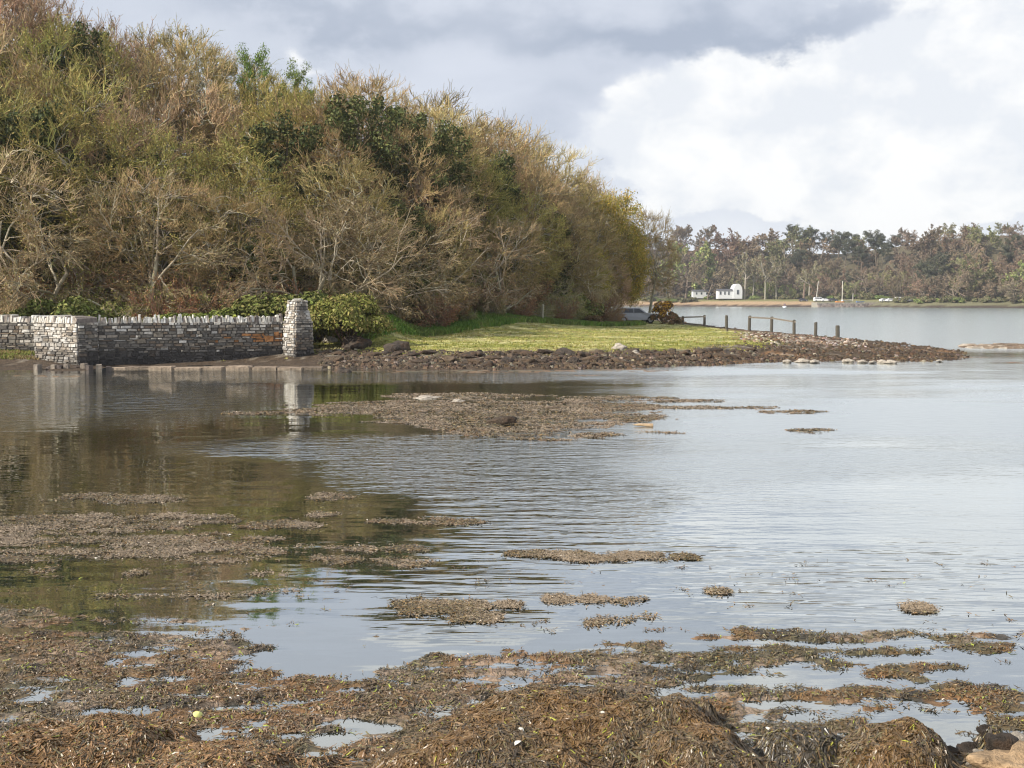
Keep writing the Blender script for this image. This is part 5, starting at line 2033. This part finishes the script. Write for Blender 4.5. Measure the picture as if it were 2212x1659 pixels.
for kd, px, py, fd, lab in [('green', 1478, 520, 60, 'fresh green tree at the left of the far wood, above the white building'), ('talltrunk', 1604, 540, 40, 'tallest pale-trunked tree just right of the white building'),
                            ('talltrunk', 1622, 552, 48, 'thin pale trunk right of the tallest one'), ('talltrunk', 1648, 545, 40, 'forked pale-trunked tree on the far grass'),
                            ('talltrunk', 1672, 545, 46, 'slender pale-trunked tree between the forked one and the poles'), ('talltrunk', 1742, 560, 44, 'pale-trunked tree behind the leaning pole'),
                            ('brown', 1525, 560, 34, 'dark leaning tree in front of the white building'), ('olive', 2080, 555, 26, 'greenish tree with a dark trunk near the right far shore'),
                            ('green', 2205, 560, 24, 'yellow-green tree at the right edge of the far shore'), ('dark', 2010, 540, 44, 'blue-black shaded evergreen in the right of the far wood'),
                            ('dark', 1995, 560, 36, 'lower blue-black evergreen left of the shaded one'), ('pine', 1885, 494, 120, 'flat-topped pine standing highest between the two hills'),
                            ('pine', 1800, 500, 122, 'dark pine left of the highest pine'), ('olive', 1688, 486, 112, 'rounded olive-green tree on the far ridge')]:
    x, y, z = far_pt(px, fd)
    zt = at(px, py, y)[2]
    s = (zt - z) / FZ[kd]
    w = s * (1.1 if kd != 'talltrunk' else .8)
    if kd == 'brown':
        w = s * 1.3
    plant(FLAB[kd][1].replace(' ', '_'), FAR[kd], (x, y, z - .2), px * .7, (w, w, s), lab, FLAB[kd][1], 'single trees of the far shore')
fsh = bush(320, 3.4, 2.6, n=2200, cols=((.16, .15, .08), (.20, .16, .10), (.13, .15, .06)), size=.30, lobes=18)
fshg = bush(321, 3.2, 2.0, n=2000, cols=((.20, .24, .08), (.15, .19, .06)), size=.30, lobes=16)
u = 1400
while u < 2280:
    px = u + rng.uniform(-6, 6)
    u += 13 if px > 1930 or px < 1500 else 24
    far_back = 1500 < px < 1930
    x, y, z = far_pt(px, (44 if far_back else 16) + rng.uniform(-5, 9))
    gg = rng.random() < .3
    plant('shrub', fshg if gg else fsh, (x, y, z - .3), rng.uniform(0, 6), rng.uniform(.7, 1.3), ('green' if gg else 'brown') + ' shrub behind the far shoreline, ' + ('left' if px < 1840 else 'right') + ' of the jetty', 'shrub', 'shrubs of the far shore')

WHITEW = paint('white_wall', (.62, .63, .64), .8, .2)
DARKR = paint('slate_roof', (.10, .10, .11), .7, .3)


def box_geo(g, x0, x1, y0, y1, z0, z1, col=(.5, .5, .5)):
    V = [(x, y, z) for z in (z0, z1) for x, y in ((x0, y0), (x1, y0), (x1, y1), (x0, y1))]
    g.add(V, [(0, 1, 5, 4), (1, 2, 6, 5), (2, 3, 7, 6), (3, 0, 4, 7), (4, 5, 6, 7), (3, 2, 1, 0)], col=col)


def white_house():
    x, y, z = far_pt(1588, 34)
    z = at(1588, 641, y)[2]
    k = y / 2200            # metres per surveyed px at that distance
    root = obj('white_building', None, label='long low white building with a tall round-arched gable end on the far shore', cat='building', loc=(x, y, z))
    g = Geo()
    box_geo(g, -9.5, -2.0, 0, 6, -1, 3.0)
    obj('wing_wall', g.mesh('wing_wall', WHITEW), root)
    g = Geo()
    V = [(-9.8, -.3, 3.0), (-1.9, -.3, 3.0), (-1.9, 6.3, 3.0), (-9.8, 6.3, 3.0), (-9.8, 3, 4.0), (-1.9, 3, 4.0)]
    g.add(V, [(0, 1, 5, 4), (3, 4, 5, 2), (0, 3, 2, 1)], T=[(0, 4, 3), (1, 2, 5)])
    obj('wing_roof', g.mesh('wing_roof', DARKR), root)
    # arched hall
    n = 18
    prof = [(2.25 * math.cos(t) * (1.0 if math.sin(t) < .3 else 1.0), 2.6 + 3.9 * math.sin(t)) for t in np.linspace(0, math.pi, n)]
    prof = [(2.25, -1)] + prof + [(-2.25, -1)]
    m = len(prof)
    V = [(a, -.6, b) for a, b in prof] + [(a, 8, b) for a, b in prof]
    F = [np.array([list(range(m))]), np.array([list(range(2 * m - 1, m - 1, -1))])]
    obj('gable_hall', mesh_np('gable_hall', V, F + [np.array([(i, i + m, (i + 1) % m + m, (i + 1) % m) for i in range(m)])], WHITEW), root, loc=(.2, 0, 0))
    for wx, wz, ww, hh in ((-8.4, 1.1, .8, 1.5), (-6.2, 1.1, .7, 1.5), (-4.2, 1.0, .7, 1.7), (.2, 1.2, 1.0, 2.2)):
        y0 = -.05 if wx < -2 else -.65
        g = Geo()
        box_geo(g, wx - ww / 2, wx + ww / 2, y0, y0 + .1, wz, wz + hh)
        f = obj('window', g.mesh('window', paint('window_dark', (.05, .06, .07), .15, .6)), root)
        g = Geo()
        for a, b, c, d in ((-ww / 2 - .1, -ww / 2, 0, hh), (ww / 2, ww / 2 + .1, 0, hh), (-ww / 2 - .1, ww / 2 + .1, -.1, 0), (-ww / 2 - .1, ww / 2 + .1, hh, hh + .1)):
            box_geo(g, wx + a, wx + b, y0 - .04, y0 + .04, wz + c, wz + d)
        obj('frame', g.mesh('frame', paint('frame_grey', (.4, .4, .4), .6)), f)
    x2, y2, z2 = far_pt(1514, 44)
    z2 = at(1518, 640, y2)[2]
    r2 = obj('white_building', None, label='small low white outbuilding behind trees, left of the arched building', cat='building', loc=(x2, y2, z2))
    g = Geo()
    box_geo(g, -5, 4.2, 0, 5, -1, 2.6)
    obj('wall', g.mesh('wall', WHITEW), r2)
    g = Geo()
    V = [(-5.2, -.3, 2.6), (4.4, -.3, 2.6), (4.4, 5.3, 2.6), (-5.2, 5.3, 2.6), (-5.2, 2.5, 3.5), (4.4, 2.5, 3.5)]
    g.add(V, [(0, 1, 5, 4), (3, 4, 5, 2), (0, 3, 2, 1)], T=[(0, 4, 3), (1, 2, 5)])
    obj('roof', g.mesh('roof', DARKR), r2)
    for wx in (-3.2, -.6, 2.2):
        g = Geo()
        box_geo(g, wx - .4, wx + .4, -.05, .05, .9, 2.0)
        obj('window', g.mesh('window', paint('window_dark', (.05, .06, .07), .15, .6)), r2)


white_house()

# poles, jetty, boats and cars across the water
for px, py0, py1, lean, lab, col in [(1731, 611, 655, .0, 'short reddish-brown pole left of the cars on the far shore', (.30, .20, .16)), (1757, 607, 650, .10, 'leaning pale mast behind the far cars', (.45, .42, .36)),
                                     (1813, 607, 653, .0, 'tall pale mast above the orange and white boat', (.55, .52, .44)), (1836, 633, 654, 0, 'short thin pale pole right of the tall mast', (.42, .40, .36))]:
    x, y, z = far_pt(px, 18)
    top = at(px, py0, y)
    g = Geo()
    h = top[2] - z
    pts = np.array([[(0, 0, -.5), (lean * h * .5, 0, h * .5), (lean * h, 0, h)]])
    tube_geo(g, pts, np.array([[.22, .20, .16]]), 7, np.array([col]))
    obj('mast', g.mesh('mast', WOODM, True), label=lab, cat='mast', loc=(x, y, z))
for px, rz, lab, vn, pc in [(1762, .1, 'left of two white cars parked by the far beach', True, (.8, .8, .8)), (1778, -.1, 'right of two white cars parked by the far beach', False, (.8, .8, .8)),
                            (1903, .2, 'white car at the left end of the far car park', False, (.8, .8, .82)), (1917, .1, 'white car second from the left in the far car park', False, (.8, .8, .82)),
                            (1937, -.1, 'tall white van in the far car park', True, (.82, .82, .82)), (1955, .1, 'white car to the right of the tall van', False, (.8, .8, .8)),
                            (1730, 0, 'dark parked car behind the red-brown pole', False, (.05, .05, .06)), (1794, .05, 'dark parked car right of the white cars', False, (.06, .06, .07))]:
    x, y, z = far_pt(px, 17 if px < 1850 else 15)
    car((x, y, z + .02), rz, 'paint_%d' % int(pc[0] * 100), pc, lab, 'cars across the water', vn)


def dinghy(loc, rz, hull, label, s=1.0, cabin=True, L=4.6):
    root = obj('small_boat', None, label=label, cat='boat', loc=loc, rot=(0, 0, rz), scale=s)
    st = [(-.5, .34, .9), (-.3, .40, .82), (0, .42, .78), (.25, .33, .82), (.42, .16, .92), (.5, .02, 1.02)]
    V, Q = [], []
    for t, w, h in st:
        x = t * L
        V += [(x, -w * 1.9, h * .75), (x, -w * 1.5, .25), (x, 0, .0), (x, w * 1.5, .25), (x, w * 1.9, h * .75)]
    for i in range(len(st) - 1):
        for k in range(4):
            Q.append((i * 5 + k, i * 5 + 5 + k, i * 5 + 6 + k, i * 5 + 1 + k))
        Q.append((i * 5, i * 5 + 4, i * 5 + 9, i * 5 + 5))
    m = mesh_np('hull', V, [np.array(Q), np.array([(0, 1, 2, 3, 4)])], paint('hull_%d' % int(hull[0] * 97 + hull[1] * 31), hull, .35), None)
    obj('hull', m, root)
    if cabin:
        g = Geo()
        V = [(-.3, -.5, .6), (.9, -.45, .6), (.9, .45, .6), (-.3, .5, .6), (-.2, -.4, 1.75), (.5, -.36, 1.6), (.5, .36, 1.6), (-.2, .4, 1.75)]
        g.add(V, [(0, 1, 5, 4), (1, 2, 6, 5), (2, 3, 7, 6), (3, 0, 4, 7), (4, 5, 6, 7)])
        obj('cabin', g.mesh('cabin', paint('cabin_dark', (.12, .08, .08), .5)), root)
    return root


p = gp(1695, 664.5)
dinghy((p[0], p[1], -.1), 1.2, (.80, .80, .80), 'small white moored boat with a dark cabin on the far water', 1.0)
x, y, z = far_pt(1808, 11)
dinghy((x, y, z + .05), 2.6, (.75, .30, .08), 'orange boat hauled out at the foot of the tall mast', .9, False)
x, y, z = far_pt(1823, 12)
dinghy((x, y, z + .5), .3, (.80, .80, .82), 'upturned white boat beside the orange one', 1.1, False)
x, y, z = far_pt(1852, 12)
dinghy((x, y, z), .1, (.10, .22, .55), 'blue boat lying on the far beach right of the jetty mast', .8, False)

x, y, z = far_pt(1838, -3)
rng = np.random.default_rng(400)
g = Geo()
for i in range(70):
    for k in range(4):
        cx = -16 + i * .46 + rng.uniform(-.1, .1)
        cz = k * .62 - .3
        s = rng.uniform(.28, .42)
        V = [np.array([cx, -2 + k * .25, cz]) + np.array(q) * s * rng.uniform(.8, 1.2, 3) for q in ((-1, -1, -1), (1, -1, -1), (1, 1, -1), (-1, 1, -1), (-.9, -.8, 1), (.9, -.8, 1), (.9, 1, 1), (-.9, 1, 1))]
        g.add(V, [(0, 1, 5, 4), (1, 2, 6, 5), (2, 3, 7, 6), (3, 0, 4, 7), (4, 5, 6, 7)], col=np.array([(.20, .16, .14), (.28, .23, .20), (.12, .10, .09)][rng.integers(0, 3)]))
box_geo(g, -16.2, 16.2, -1.6, 8, -1.5, 2.05, (.25, .22, .18))
root = obj('stone_jetty', g.mesh('stone_jetty', ROCKP), label='low dark stone jetty at the water\'s edge below the tall mast', cat='jetty', loc=(x, y, 0))


# ------------------------------------------------------------------ the air over the bay
hm = bpy.data.materials.new("haze_air")
hm.use_nodes = True
hm.node_tree.nodes.clear()
ho = hm.node_tree.nodes.new('ShaderNodeOutputMaterial')
hv = hm.node_tree.nodes.new('ShaderNodeVolumePrincipled')
hv.inputs['Color'].default_value = (.80, .86, .95, 1)
hv.inputs['Density'].default_value = 0.00018
hm.node_tree.links.new(hv.outputs[0], ho.inputs['Volume'])
g = Geo()
box_geo(g, -4600, 4600, -300, 4700, -4.0, 90)
obj('haze', g.mesh('haze', hm), label='thin pale haze lying over the bay', cat='haze', kind='stuff')

# tell look-alikes apart by their order from left to right
def single_out():
    by = {}
    for o in bpy.data.objects:
        if o.parent is None and o.get('category') in ('bare tree', 'budding tree', 'ivied tree', 'shrub', 'pine tree', 'evergreen tree', 'leafing tree', 'boulder', 'rock', 'pebble', 'slab', 'stone'):
            by.setdefault(o['label'], []).append(o)
    words = ['leftmost', 'second', 'third', 'fourth', 'fifth', 'sixth', 'seventh', 'eighth', 'ninth', 'tenth', 'eleventh', 'twelfth', 'thirteenth', 'fourteenth', 'fifteenth', 'sixteenth',
             'seventeenth', 'eighteenth', 'nineteenth', 'twentieth', 'twenty-first', 'twenty-second', 'twenty-third', 'twenty-fourth', 'twenty-fifth', 'twenty-sixth', 'twenty-seventh', 'twenty-eighth', 'twenty-ninth', 'thirtieth']
    for lab, os_ in by.items():
        if len(os_) < 2 or len(os_) > 30:
            continue
        os_.sort(key=lambda o: o.location.x / o.location.y)
        for i, o in enumerate(os_):
            if len(os_) == 2:
                o['label'] = ('left ' if i == 0 else 'right ') + lab
            elif i == len(os_) - 1:
                o['label'] = 'rightmost ' + lab
            elif i == 0:
                o['label'] = 'leftmost ' + lab
            else:
                o['label'] = words[i] + ' from left, ' + lab


single_out()
